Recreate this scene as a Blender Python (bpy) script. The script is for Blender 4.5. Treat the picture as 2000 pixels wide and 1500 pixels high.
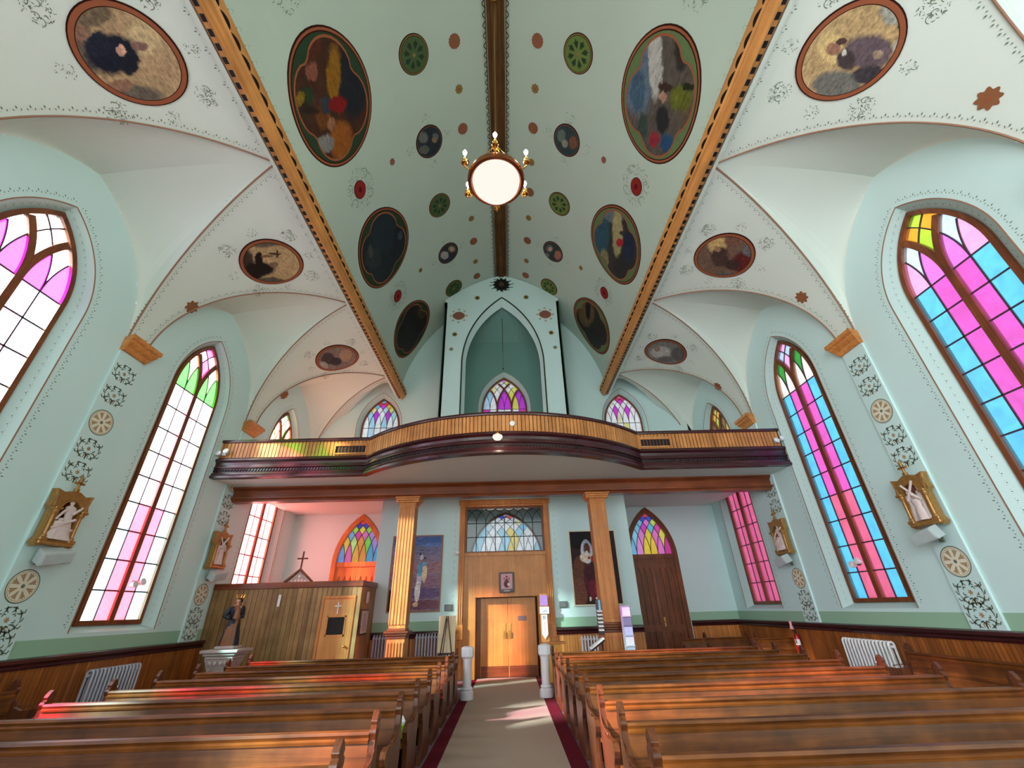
import bpy, math, random
from mathutils import Vector, Matrix
from mathutils.geometry import tessellate_polygon
random.seed(7)
PI = math.pi
scn = bpy.context.scene
for o in list(bpy.data.objects): bpy.data.objects.remove(o)
C = scn.collection
# ------------------------------------------------------------------ camera
OX = 0.05                      # camera stands 5 cm right of the nave axis
F_PX, PITCH, ROLL, YAW = 812.71, math.radians(28.372), math.radians(-1.6725), math.radians(1.1837)
fw = Vector((math.sin(YAW)*math.cos(PITCH), math.cos(YAW)*math.cos(PITCH), math.sin(PITCH)))
rt = Vector((math.cos(YAW), -math.sin(YAW), 0)); up = rt.cross(fw)
r2 = math.cos(ROLL)*rt + math.sin(ROLL)*up; u2 = -math.sin(ROLL)*rt + math.cos(ROLL)*up
cam_d = bpy.data.cameras.new('camera'); cam = bpy.data.objects.new('camera', cam_d); C.objects.link(cam)
cam_d.sensor_fit = 'HORIZONTAL'; cam_d.sensor_width = 36.0; cam_d.lens = F_PX/2000*36.0
cam_d.clip_start = .05; cam_d.clip_end = 300
m = Matrix((r2, u2, -fw)).transposed().to_4x4(); m.translation = Vector((OX, 0, 1.8)); cam.matrix_world = m
scn.camera = cam
# ------------------------------------------------------------------ light
scn.view_settings.view_transform = 'Standard'; scn.view_settings.look = 'None'
scn.view_settings.gamma = 1; scn.view_settings.use_curve_mapping = False
scn.view_settings.exposure = 0.45
W_BACK, W_LEFT, W_RIGHT, W_BASE = 2.6, 6.0, .62, .34
SUN_E = 26.0
w = bpy.data.worlds.new('sky'); scn.world = w; w.use_nodes = True
nt = w.node_tree; nt.nodes.clear()
def wn(t, **k):
    n = nt.nodes.new(t)
    for a, b in k.items(): setattr(n, a, b)
    return n
tc = wn('ShaderNodeTexCoord'); sx = wn('ShaderNodeSeparateXYZ'); nt.links.new(tc.outputs['Generated'], sx.inputs[0])
def mr(src, a, b, c, d):
    n = wn('ShaderNodeMapRange', interpolation_type='SMOOTHSTEP'); nt.links.new(src, n.inputs[0])
    for i, v in enumerate((a, b, c, d)): n.inputs[i+1].default_value = v
    return n.outputs[0]
def mt(op, a, b):
    n = wn('ShaderNodeMath', operation=op)
    for i, v in enumerate((a, b)):
        if isinstance(v, (int, float)): n.inputs[i].default_value = v
        else: nt.links.new(v, n.inputs[i])
    return n.outputs[0]
back = mt('MULTIPLY', mr(sx.outputs['Y'], .1, -.75, 0, W_BACK), mr(sx.outputs['X'], .12, -.55, .3, 2.0))
lefty = mt('MULTIPLY', mr(sx.outputs['X'], -.25, -.85, 0, 1), mr(sx.outputs['Z'], -.02, .55, .55, W_LEFT))
righty = mt('MULTIPLY', mr(sx.outputs['X'], .2, .7, 0, W_RIGHT), mr(sx.outputs['Z'], -.1, .6, .75, 1.25))
tot = mt('ADD', mt('ADD', back, lefty), mt('ADD', righty, W_BASE))
bg = wn('ShaderNodeBackground'); bg.inputs[0].default_value = (.93, .98, 1, 1); nt.links.new(tot, bg.inputs[1])
wo = wn('ShaderNodeOutputWorld'); nt.links.new(bg.outputs[0], wo.inputs[0])
sd = bpy.data.lights.new('sun', 'SUN'); sd.energy = SUN_E; sd.angle = math.radians(4); sd.color = (1, .94, .82)
sun = bpy.data.objects.new('sun', sd); C.objects.link(sun)
sun.rotation_euler = Vector((1, .5, -.5)).to_track_quat('-Z', 'Y').to_euler()
# ------------------------------------------------------------------ helpers
def lin(c):
    return tuple(((x/255)/12.92 if x/255 <= .04045 else ((x/255+.055)/1.055)**2.4) for x in c)
class G:
    """collects shapes; build() links them as one mesh"""
    def __init__(s, M=None): s.v=[]; s.f=[]; s.m=[]; s.M=M or Matrix(); s.uv={}; s.col={}
    def p(s, co): s.v.append(tuple(s.M @ Vector(co))); return len(s.v)-1
    def face(s, ids, mi=0, col=None, uv=None):
        if col is not None: s.col[len(s.f)] = col
        if uv is not None: s.uv[len(s.f)] = uv
        s.f.append(tuple(ids)); s.m.append(mi)
    def poly(s, pts, mi=0, col=None, uv=None): s.face([s.p(q) for q in pts], mi, col, uv)
    def box(s, x0, x1, y0, y1, z0, z1, mi=0):
        i = [s.p(q) for q in ((x0,y0,z0),(x1,y0,z0),(x1,y1,z0),(x0,y1,z0),(x0,y0,z1),(x1,y0,z1),(x1,y1,z1),(x0,y1,z1))]
        for q in ((0,3,2,1),(4,5,6,7),(0,1,5,4),(1,2,6,5),(2,3,7,6),(3,0,4,7)): s.face([i[k] for k in q], mi)
    def bbox(s, x0, x1, y0, y1, z0, z1, b=.01, mi=0):
        """box with chamfered edges"""
        b = min(b, abs(x1-x0)*.45, abs(y1-y0)*.45, abs(z1-z0)*.45)
        X=((x0,x0+b),(x1,x1-b)); Y=((y0,y0+b),(y1,y1-b)); Z=((z0,z0+b),(z1,z1-b)); d={}
        for a in (0,1):
            for e in (0,1):
                for g in (0,1):
                    d[a,e,g,0]=s.p((X[a][0],Y[e][1],Z[g][1])); d[a,e,g,1]=s.p((X[a][1],Y[e][0],Z[g][1])); d[a,e,g,2]=s.p((X[a][1],Y[e][1],Z[g][0]))
        for a in (0,1):
            s.face([d[a,0,0,0],d[a,1,0,0],d[a,1,1,0],d[a,0,1,0]],mi); s.face([d[0,a,0,1],d[1,a,0,1],d[1,a,1,1],d[0,a,1,1]],mi); s.face([d[0,0,a,2],d[1,0,a,2],d[1,1,a,2],d[0,1,a,2]],mi)
            for e in (0,1):
                s.face([d[a,e,0,0],d[a,e,1,0],d[a,e,1,1],d[a,e,0,1]],mi); s.face([d[a,0,e,0],d[a,1,e,0],d[a,1,e,2],d[a,0,e,2]],mi); s.face([d[0,a,e,1],d[1,a,e,1],d[1,a,e,2],d[0,a,e,2]],mi)
                for g in (0,1): s.face([d[a,e,g,0],d[a,e,g,1],d[a,e,g,2]],mi)
    def loft(s, rings, mi=0, closed=True, cap=True):
        R=[[s.p(q) for q in r] for r in rings]; n=len(R[0])
        for a,b in zip(R,R[1:]):
            for k in range(n if closed else n-1): s.face((a[k],a[(k+1)%n],b[(k+1)%n],b[k]),mi)
        if cap and closed: s.face(R[0][::-1],mi); s.face(R[-1],mi)
    def lathe(s, prof, n=16, o=(0,0,0), mi=0, sx=1, sy=1):
        s.loft([[(o[0]+r*sx*math.cos(2*PI*k/n),o[1]+r*sy*math.sin(2*PI*k/n),o[2]+z) for k in range(n)] for r,z in prof],mi)
    def tube(s, pts, r, n=6, mi=0, cap=True, up=(0,0,1)):
        pts=[Vector(q) for q in pts]; rs=r if isinstance(r,(list,tuple)) else [r]*len(pts); rings=[]
        for i,q in enumerate(pts):
            t=(pts[min(i+1,len(pts)-1)]-pts[max(i-1,0)]).normalized()
            a=t.cross(Vector(up)); a=a if a.length>.05 else t.cross(Vector((1,.1,0))); a.normalize(); b=t.cross(a)
            rings.append([q+rs[i]*(math.cos(2*PI*k/n)*a+math.sin(2*PI*k/n)*b) for k in range(n)])
        s.loft(rings,mi,True,cap)
    def strip(s, pts, wdt, d0, d1, mi=0):
        """flat bar following 2-D pts (u,v), width wdt, from depth d0 to d1 (local third axis)"""
        pts=[Vector(q) for q in pts]; rings=[]
        for i,q in enumerate(pts):
            t=(pts[min(i+1,len(pts)-1)]-pts[max(i-1,0)]); t=t.normalized() if t.length>0 else Vector((1,0)); a=Vector((-t.y,t.x))*wdt/2
            rings.append([(q.x+a.x,q.y+a.y,d0),(q.x-a.x,q.y-a.y,d0),(q.x-a.x,q.y-a.y,d1),(q.x+a.x,q.y+a.y,d1)])
        s.loft(rings,mi)
    def plate(s, outer, holes, d0, d1, mi=0, back=True, side=True):
        """2-D polygon with holes in (u,v), from depth d0 to d1"""
        loops=[outer]+list(holes); flat=[q for l in loops for q in l]
        tr=tessellate_polygon([[Vector((q[0],q[1],0)) for q in l] for l in loops])
        for d in ((d0,d1) if back else (d0,)):
            ids=[s.p((q[0],q[1],d)) for q in flat]
            for t in tr: s.face([ids[k] for k in t],mi)
        if side and abs(d1-d0)>1e-6:
            for l in loops:
                a=[s.p((q[0],q[1],d0)) for q in l]; b=[s.p((q[0],q[1],d1)) for q in l]
                for k in range(len(l)): s.face((a[k],a[(k+1)%len(l)],b[(k+1)%len(l)],b[k]),mi)
    def ball(s, c, r, n=12, mi=0, M=None):
        r=r if isinstance(r,(tuple,list)) else (r,r,r); rings=[]
        for i in range(1,n//2+1):
            th=PI*i/(n//2+1); rings.append([(math.sin(th)*math.cos(2*PI*k/n),math.sin(th)*math.sin(2*PI*k/n),-math.cos(th)) for k in range(n)])
        M=M or Matrix()
        s.loft([[Vector(c)+M@Vector((q[0]*r[0],q[1]*r[1],q[2]*r[2])) for q in rg] for rg in rings],mi)
    def build(s, name, mats, parent=None, smooth=False, bevel=0, auto=None):
        me=bpy.data.meshes.new(name); me.from_pydata(s.v,[],s.f)
        mats=mats if isinstance(mats,(list,tuple)) else [mats]
        for q in mats: me.materials.append(q)
        me.polygons.foreach_set('material_index',s.m)
        if smooth: me.polygons.foreach_set('use_smooth',[True]*len(s.f))
        if s.uv:
            ul=me.uv_layers.new(name='UVMap')
            for fi,uvs in s.uv.items():
                for k,li in enumerate(me.polygons[fi].loop_indices): ul.data[li].uv=uvs[k]
        if s.col:
            ca=me.color_attributes.new('glass','FLOAT_COLOR','CORNER'); arr=[1.0]*(4*len(me.loops))
            for fi,c in s.col.items():
                for li in me.polygons[fi].loop_indices: arr[4*li:4*li+3]=c[:3]
            ca.data.foreach_set('color',arr)
        me.update()
        o=bpy.data.objects.new(name,me); C.objects.link(o)
        if parent:
            o.parent=parent; o.matrix_parent_inverse=parent.matrix_world.inverted()
        if smooth and auto is not None:
            me.set_sharp_from_angle(angle=math.radians(auto))
        if bevel:
            b=o.modifiers.new('b','BEVEL'); b.width=bevel; b.segments=2; b.limit_method='ANGLE'
        return o
def tag(o, label=None, cat=None, group=None, kind=None):
    if label: o['label']=label
    if cat: o['category']=cat
    if group: o['group']=group
    if kind: o['kind']=kind
    return o
def struct(o, label=None):
    o['kind']='structure'
    if label: o['label']=label
    return o
def empty(name, loc=(0,0,0), rz=0):
    o=bpy.data.objects.new(name,None); C.objects.link(o); o.empty_display_size=.1
    o.location=loc; o.rotation_euler=(0,0,rz); bpy.context.view_layer.update()
    o.matrix_world=Matrix.Translation(loc)@Matrix.Rotation(rz,4,'Z')
    return o
def part(g, name, mats, root, **k):
    """geometry given in the root's local frame"""
    o=g.build(name,mats,None,**k); o.parent=root; return o
def copy_tree(o, parent=None):
    c=o.copy(); C.objects.link(c)
    if parent: c.parent=parent
    for ch in o.children: copy_tree(ch,c)
    return c
# ------------------------------------------------------------------ materials
def mat(name):
    q=bpy.data.materials.new(name); q.use_nodes=True; n=q.node_tree; n.nodes.clear(); return q,n
def nd(n,t,ins=None,**k):
    x=n.nodes.new(t)
    for a,b in k.items(): setattr(x,a,b)
    for a,b in (ins or {}).items():
        if hasattr(b,'is_output') or isinstance(b,bpy.types.NodeSocket): n.links.new(b,x.inputs[a])
        else: x.inputs[a].default_value=b
    return x
def rgba(c): return (c[0],c[1],c[2],1)
def mixc(n,f,a,b,blend='MIX'):
    x=n.nodes.new('ShaderNodeMix'); x.data_type='RGBA'; x.blend_type=blend
    for i,v in ((0,f),(6,a),(7,b)):
        if isinstance(v,bpy.types.NodeSocket): n.links.new(v,x.inputs[i])
        else: x.inputs[i].default_value=v if i==0 else rgba(v)
    return x.outputs[2]
def finish(n,col,rough=.7,spec=.3,metal=0,bump=None,bs=.2,bd=.01):
    b=nd(n,'ShaderNodeBsdfPrincipled',{'Roughness':rough,'Metallic':metal,'Specular IOR Level':spec})
    if isinstance(col,bpy.types.NodeSocket): n.links.new(col,b.inputs['Base Color'])
    else: b.inputs['Base Color'].default_value=rgba(col)
    if bump is not None:
        bp=nd(n,'ShaderNodeBump',{'Strength':bs,'Distance':bd,'Height':bump}); n.links.new(bp.outputs[0],b.inputs['Normal'])
    o=nd(n,'ShaderNodeOutputMaterial'); n.links.new(b.outputs[0],o.inputs[0]); return b
def plain(name,c,rough=.6,spec=.3,metal=0,var=.06,scale=6,bs=0):
    q,n=mat(name); c=lin(c); t=nd(n,'ShaderNodeTexCoord')
    no=nd(n,'ShaderNodeTexNoise',{'Vector':t.outputs['Object'],'Scale':scale,'Detail':4})
    col=mixc(n,no.outputs[0],tuple(x*(1-var*2) for x in c),tuple(min(1,x*(1+var*2)) for x in c))
    finish(n,col,rough,spec,metal,no.outputs[0] if bs else None,bs or .1); return q
def plaster(name,c,var=.05):
    q,n=mat(name); c=lin(c); t=nd(n,'ShaderNodeTexCoord')
    a=nd(n,'ShaderNodeTexNoise',{'Vector':t.outputs['Object'],'Scale':.7,'Detail':3})
    b=nd(n,'ShaderNodeTexNoise',{'Vector':t.outputs['Object'],'Scale':60,'Detail':3})
    col=mixc(n,a.outputs[0],tuple(x*(1-var) for x in c),tuple(min(1,x*(1+var)) for x in c))
    finish(n,col,.75,.25,0,b.outputs[0],.12,.004); return q
def wood(name,c1,c2,axis='x',rough=.4,spec=.4,scale=1.0,blotch=.35,boards=None):
    """grain runs along axis"""
    q,n=mat(name); c1=lin(c1); c2=lin(c2); t=nd(n,'ShaderNodeTexCoord')
    s={'x':(.5,14,14),'y':(14,.5,14),'z':(14,14,.5)}[axis]
    mp=nd(n,'ShaderNodeMapping',{'Vector':t.outputs['Object'],'Scale':tuple(v*scale for v in s)})
    a=nd(n,'ShaderNodeTexNoise',{'Vector':mp.outputs[0],'Scale':1.0,'Detail':6,'Roughness':.6,'Distortion':.6})
    b=nd(n,'ShaderNodeTexNoise',{'Vector':t.outputs['Object'],'Scale':2.3,'Detail':3})
    rmp=nd(n,'ShaderNodeMapRange',{0:a.outputs[0],1:.3,2:.7,3:0.,4:1.})
    col=mixc(n,rmp.outputs[0],c1,c2)
    bl=nd(n,'ShaderNodeMapRange',{0:b.outputs[0],1:.35,2:.7,3:1-blotch,4:1.})
    h=nd(n,'ShaderNodeCombineColor',{0:bl.outputs[0],1:bl.outputs[0],2:bl.outputs[0]})
    col=mixc(n,1.0,col,h.outputs[0],'MULTIPLY')
    if boards:      # tongue-and-groove joints along one axis
        ax,wd=boards; sp=nd(n,'ShaderNodeSeparateXYZ',{0:t.outputs['Object']})
        m1=nd(n,'ShaderNodeMath',{0:sp.outputs['XYZ'.index(ax)],1:wd},operation='DIVIDE')
        fr=nd(n,'ShaderNodeMath',{0:m1.outputs[0]},operation='FRACT')
        gt=nd(n,'ShaderNodeMath',{0:fr.outputs[0],1:.1},operation='LESS_THAN')
        fl=nd(n,'ShaderNodeMath',{0:m1.outputs[0]},operation='FLOOR')
        wn_=nd(n,'ShaderNodeTexWhiteNoise',{'W':fl.outputs[0]},noise_dimensions='1D')
        vr=nd(n,'ShaderNodeMapRange',{0:wn_.outputs[0],1:0.,2:1.,3:.72,4:1.12})
        hv=nd(n,'ShaderNodeCombineColor',{0:vr.outputs[0],1:vr.outputs[0],2:vr.outputs[0]})
        col=mixc(n,1.0,col,hv.outputs[0],'MULTIPLY')
        col=mixc(n,gt.outputs[0],col,tuple(x*.25 for x in c1))
    finish(n,col,rough,spec,0,a.outputs[0],.08,.003); return q
def emit(name,c,s):
    q,n=mat(name); e=nd(n,'ShaderNodeEmission',{'Color':rgba(lin(c)),'Strength':s}); o=nd(n,'ShaderNodeOutputMaterial'); n.links.new(e.outputs[0],o.inputs[0]); return q
M={}
M['wall']=plaster('painted_plaster',(200,228,226)); M['vault']=plaster('vault_plaster',(210,222,213),.04)
M['nave']=plaster('nave_vault_plaster',(176,194,182),.05)
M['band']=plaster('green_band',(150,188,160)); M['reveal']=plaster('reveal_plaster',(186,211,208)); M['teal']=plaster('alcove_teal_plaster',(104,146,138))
M['floor']=plain('grey_carpet',(112,98,102),.95,.1,var=.12,scale=40)
M['beige']=plain('beige_runner',(168,150,134),.98,.05,var=.12,scale=70)
M['maroon']=plain('maroon_carpet',(92,26,38),.98,.05,var=.1,scale=70)
M['pew']=wood('pew_wood',(84,42,16),(166,98,42),'x',.4,.3,1.0,.6)
M['pewend']=wood('pew_end_wood',(60,30,16),(118,66,36),'z',.3,.5,1.2,.3)
M['gold']=wood('golden_oak',(176,116,58),(216,156,88),'y',.45,.4,1.0,.2)
M['goldx']=wood('golden_oak_cross',(186,112,52),(226,156,84),'x',.4,.4,1.0,.15)
M['goldz']=wood('golden_oak_upright',(184,110,52),(226,152,82),'z',.4,.4,1.0,.2)
M['panel']=wood('door_panel_wood',(186,116,48),(214,146,70),'z',.35,.45,.7,.2)
M['slat']=wood('balcony_slats',(176,110,54),(222,158,92),'z',.4,.4,.8,.3)
M['conf']=wood('confessional_boards',(150,112,66),(190,150,98),'z',.45,.35,.8,.35,('X',.14))
M['confdoor']=wood('confessional_door_wood',(196,130,66),(222,158,92),'z',.35,.45,.8,.15)
M['wains']=wood('wainscot_boards_y',(140,74,28),(190,114,52),'z',.4,.4,.9,.3,('Y',.085))
M['wainsx']=wood('wainscot_boards_x',(184,112,52),(226,152,80),'z',.4,.4,.9,.2,('X',.085))
M['dark']=wood('dark_mahogany',(44,14,18),(72,28,30),'x',.26,.55,.5,.15)
M['darky']=wood('dark_mahogany_long',(46,16,22),(76,30,32),'y',.25,.6,1.0,.3)
M['beam']=wood('red_brown_beam',(104,46,22),(150,80,40),'x',.3,.5,.8,.3)
M['winwood']=wood('window_wood',(104,52,28),(146,84,46),'z',.4,.4,1.0,.3)
M['ridge']=wood('ridge_wood',(74,48,26),(120,84,44),'y',.5,.3,1.0,.3)
M['lead']=plain('lead_came',(70,50,62),.5,.4); M['line']=plain('brown_painted_line',(152,116,96),.8,.1)
M['sten']=plain('stencil_grey_green',(104,118,102),.9,.05); M['sten2']=plain('stencil_tan',(166,144,112),.9,.05)
M['cream']=plain('cream_paint',(222,218,196),.8,.1); M['black']=plain('black_paint',(22,20,20),.5,.3)
M['darkgreen']=plain('dark_green_paint',(44,62,44),.8,.1); M['midgreen']=plain('mid_green_paint',(92,112,74),.8,.1)
M['rust']=plain('rust_paint',(146,84,56),.7,.2); M['rustline']=plain('dark_rust_line',(52,24,18),.8,.1)
M['red']=plain('red_paint',(132,40,36),.8,.1); M['pinkbr']=plain('pink_brown_paint',(134,88,76),.8,.1)
M['ochre']=plain('ochre_paint',(134,110,64),.8,.1)
M['brown']=plain('brown_star_paint',(136,90,60),.8,.1)
M['white']=plain('white_plastic',(226,228,228),.4,.4); M['whitepost']=plain('white_enamel',(222,222,226),.3,.5)
M['silver']=plain('silver_radiator_paint',(176,178,190),.4,.5); M['brass']=plain('brass',(212,160,84),.25,.5,1.0); M['copper']=plain('copper_band',(168,104,72),.3,.5,1.0)
M['gilt']=plain('aged_gilt',(168,128,72),.4,.5,.55,.2,20); M['relief']=plain('pale_relief',(214,200,196),.6,.2,0,.08)
M['greybox']=plain('grey_box_paint',(188,202,202),.5,.3); M['stone']=plain('pale_marble',(176,166,160),.5,.4,0,.15)
M['bulb']=emit('warm_bulb',(255,236,206),60); M['globe']=emit('glass_globe_lit',(255,240,228),.8); M['tube']=emit('fluorescent_tube',(255,240,230),8)
def glass_mat(name, tr=.75, tl=.35, em=0.0, sat=1.0):
    q,n=mat(name); a=nd(n,'ShaderNodeAttribute',attribute_name='glass'); t=nd(n,'ShaderNodeTexCoord')
    no=nd(n,'ShaderNodeTexNoise',{'Vector':t.outputs['Object'],'Scale':3.5,'Detail':4,'Distortion':.8})
    r=nd(n,'ShaderNodeMapRange',{0:no.outputs[0],1:.3,2:.7,3:.8,4:1.06}); h=nd(n,'ShaderNodeCombineColor',{0:r.outputs[0],1:r.outputs[0],2:r.outputs[0]})
    c=mixc(n,1.0,a.outputs[0],h.outputs[0],'MULTIPLY')
    T=nd(n,'ShaderNodeBsdfTransparent',{'Color':mixc(n,1.0,c,(tr,tr,tr),'MULTIPLY')})
    L=nd(n,'ShaderNodeBsdfTranslucent',{'Color':mixc(n,1.0,mixc(n,.22,c,(.6,.6,.6)),(tl,tl,tl),'MULTIPLY')})
    s=nd(n,'ShaderNodeAddShader',{0:T.outputs[0],1:L.outputs[0]})
    gl=nd(n,'ShaderNodeBsdfGlossy',{'Color':(.03,.03,.03,1),'Roughness':.2}); s=nd(n,'ShaderNodeAddShader',{0:s.outputs[0],1:gl.outputs[0]})
    o=nd(n,'ShaderNodeOutputMaterial'); n.links.new(s.outputs[0],o.inputs[0]); return q
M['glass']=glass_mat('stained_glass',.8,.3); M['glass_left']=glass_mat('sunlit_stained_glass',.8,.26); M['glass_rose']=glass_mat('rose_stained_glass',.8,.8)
def clear_glass():
    q,n=mat('clear_glass'); T=nd(n,'ShaderNodeBsdfTransparent',{'Color':(.86,.9,.92,1)}); g=nd(n,'ShaderNodeBsdfGlossy',{'Color':(1,1,1,1),'Roughness':.08})
    s=nd(n,'ShaderNodeMixShader',{0:.06,1:T.outputs[0],2:g.outputs[0]}); o=nd(n,'ShaderNodeOutputMaterial'); n.links.new(s.outputs[0],o.inputs[0]); return q
M['clear']=clear_glass()
def paint_mat(name, bg, blobs, nscale=5.0, warp=.16, edge=.12, streak=(2,9)):
    """oil painting: distorted patches of colour over a ground, UV in -1..1"""
    q,n=mat(name); uv=nd(n,'ShaderNodeUVMap')
    no=nd(n,'ShaderNodeTexNoise',{'Vector':uv.outputs[0],'Scale':nscale,'Detail':5,'Roughness':.65})
    ce=nd(n,'ShaderNodeVectorMath',{0:no.outputs['Color'],1:(.5,.5,.5)},operation='SUBTRACT')
    sc=nd(n,'ShaderNodeVectorMath',{0:ce.outputs[0],'Scale':warp},operation='SCALE')
    ad=nd(n,'ShaderNodeVectorMath',{0:uv.outputs[0],1:sc.outputs[0]},operation='ADD')
    mp=nd(n,'ShaderNodeMapping',{'Vector':ad.outputs[0],'Scale':(streak[0],streak[1],1)})
    st=nd(n,'ShaderNodeTexNoise',{'Vector':mp.outputs[0],'Scale':1.6,'Detail':6})
    b=lin(bg); col=mixc(n,st.outputs[0],tuple(x*.55 for x in b),tuple(min(1,x*1.45) for x in b))
    for u0,v0,i0,i1,i2,i3,cc in blobs:
        d=nd(n,'ShaderNodeVectorMath',{0:ad.outputs[0],1:(u0,v0,0)},operation='SUBTRACT')
        p=nd(n,'ShaderNodeVectorMath',{0:d.outputs[0],1:(i0,i1,0)},operation='DOT_PRODUCT')
        r=nd(n,'ShaderNodeVectorMath',{0:d.outputs[0],1:(i2,i3,0)},operation='DOT_PRODUCT')
        cx=nd(n,'ShaderNodeCombineXYZ',{0:p.outputs['Value'],1:r.outputs['Value']})
        ln=nd(n,'ShaderNodeVectorMath',{0:cx.outputs[0]},operation='LENGTH')
        mk=nd(n,'ShaderNodeMapRange',{0:ln.outputs['Value'],1:1+edge,2:1-edge*1.5,3:0.,4:1.})
        c=lin(cc); cv=mixc(n,st.outputs[0],tuple(x*.65 for x in c),tuple(min(1,x*1.35) for x in c))
        col=mixc(n,mk.outputs[0],col,cv)
    m2=nd(n,'ShaderNodeMapping',{'Vector':ad.outputs[0],'Scale':(streak[0]*2.2,streak[1]*2.2,1),'Rotation':(0,0,.5)})
    s2=nd(n,'ShaderNodeTexNoise',{'Vector':m2.outputs[0],'Scale':2.2,'Detail':7,'Roughness':.7})
    vr=nd(n,'ShaderNodeMapRange',{0:s2.outputs[0],1:.3,2:.7,3:.5,4:1.55}); hv=nd(n,'ShaderNodeCombineColor',{0:vr.outputs[0],1:vr.outputs[0],2:vr.outputs[0]})
    col=mixc(n,1.0,col,hv.outputs[0],'MULTIPLY')
    f=nd(n,'ShaderNodeTexNoise',{'Vector':uv.outputs[0],'Scale':22,'Detail':3})
    finish(n,col,.55,.25,0,f.outputs[0],.1,.01); return q
# ------------------------------------------------------------------ geometry constants
WX=8.38; RX=4.85; CAPZ=7.2; BACK=17.2
def sk(y,X): return y+.0145*X            # the bays sit a touch skew
BAYS=[-3.69,1.05,5.79,10.53,15.27]; PIL=[-1.32,3.42,8.16,12.9]
HA=2.1; ARZ=2.86; HB=2.37
def main_z(ax):
    t=min(1,max(0,(ax-RX)/3.53)); return CAPZ+3.28*math.sqrt(max(0,1-t*t))
RA=(ARZ**2+HA**2)/(2*HA)
def arch_h(u):
    u=min(abs(u),HA); return math.sqrt(max(0,RA*RA-(u+RA-HA)**2))
def kx(ax): return 1+(3.28/ARZ-1)*(1-(ax-RX)/3.53)
def u_int(ax):
    """half width of the window vault where it meets the main vault"""
    return HA*min(1,max(0,(ax-RX)/3.53))
def crown(ax): 
    t=min(1,max(0,(ax-RX)/3.53)); return 10.48-.42*t*t
def lun_z(ax,s):
    m_=main_z(ax); return m_+(crown(ax)-m_)*arch_h(s*HA)/ARZ
def nave_z(x): return 9.8+math.sqrt(max(0,47.61-(abs(x)+2)**2))
AN0=math.asin(2/6.9)
def nave_pt(s,y,off=0.0):
    """point on nave vault at signed arc distance s from the ridge, off inward"""
    sg=1 if s>=0 else -1; a=AN0+abs(s)/6.9; r=6.9-off
    return (sg*(r*math.sin(a)-2), y, 9.8+r*math.cos(a))
def side_pt(sg,s,y,off=0.0):
    ph=s/3.42; return (sg*(RX+(3.53-off)*math.sin(ph)), y, CAPZ+(3.28-off)*math.cos(ph))
def lift(x,y,z):
    """small coves rising over the two gallery end windows"""
    s=(y-15.5)/1.7
    if s<=0: return z
    d=abs(abs(x)-(RX+.12+.6*s))/(1.4*s+.01)
    return z+.85*s*(1-d**1.4) if d<1 else z
# ---- vaults
g=G()
N=40
for k in range(N):
    for sg in (-1,1):
        x0,x1=RX*k/N,RX*(k+1)/N
        ys=[-6.0+ (BACK+6)*j/24 for j in range(25)]
        for a,b in zip(ys,ys[1:]): g.poly([(sg*x0,a,nave_z(x0)),(sg*x1,a,nave_z(x1)),(sg*x1,b,nave_z(x1)),(sg*x0,b,nave_z(x0))])
ceil_nave=struct(g.build('ceiling',M['nave'],smooth=True,auto=30),'pale green pointed nave vault between the two wooden ribs')
g=G()
NX=48; XS=[RX+3.53*(1-math.cos(PI/2*k/NX)) for k in range(NX+1)]
XS=[RX+3.53*math.sin(PI/2*k/NX) for k in range(NX+1)]
for sg in (-1,1):
    for bi,bc in enumerate(BAYS):
        last=bi==len(BAYS)-1
        ylim=BACK
        # lunette cross vault: u from -uint to uint
        for a,b in zip(XS,XS[1:]):
            ua,ub=u_int(a),u_int(b); NU=24
            for j in range(NU):
                q=[]
                for ax,ui,jj in ((a,ua,j),(b,ub,j),(b,ub,j+1),(a,ua,j+1)):
                    u=-ui+2*ui*jj/NU; z=lun_z(ax,-1+2*jj/NU)
                    yq=min(sk(bc+u,sg*ax),ylim); q.append((sg*ax,yq,lift(ax,yq,z)))
                g.poly(q)
    # main vault webs above the pilasters
    for pi_ in range(-1,5):
        pc=PIL[0]+4.74*pi_
        for a,b in zip(XS,XS[1:]):
            wa,wb=HB-u_int(a),HB-u_int(b); NU=10
            for j in range(NU):
                q=[]
                for ax,wi,jj in ((a,wa,j),(b,wb,j),(b,wb,j+1),(a,wa,j+1)):
                    yy=pc-wi+2*wi*jj/NU
                    yq=max(-6.0,min(sk(yy,sg*ax),ylim)); q.append((sg*ax,yq,lift(ax,yq,main_z(ax))))
                if abs(q[0][1]-q[3][1])+abs(q[1][1]-q[2][1])>1e-4: g.poly(q)
ceil_side=struct(g.build('ceiling',M['vault'],smooth=True,auto=25),'pale groined side vaults between the ribs and the window walls')
g=G()
for sg in (-1,1):
    a_,b_=sorted((sg*(RX-.02),sg*(RX+.06))); g.box(a_,b_,-6,15.5,10.42,10.8); g.box(a_,b_,15.5,BACK,10.42,11.5)
g.build('rib_upstand',M['vault'],ceil_side)
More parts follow.
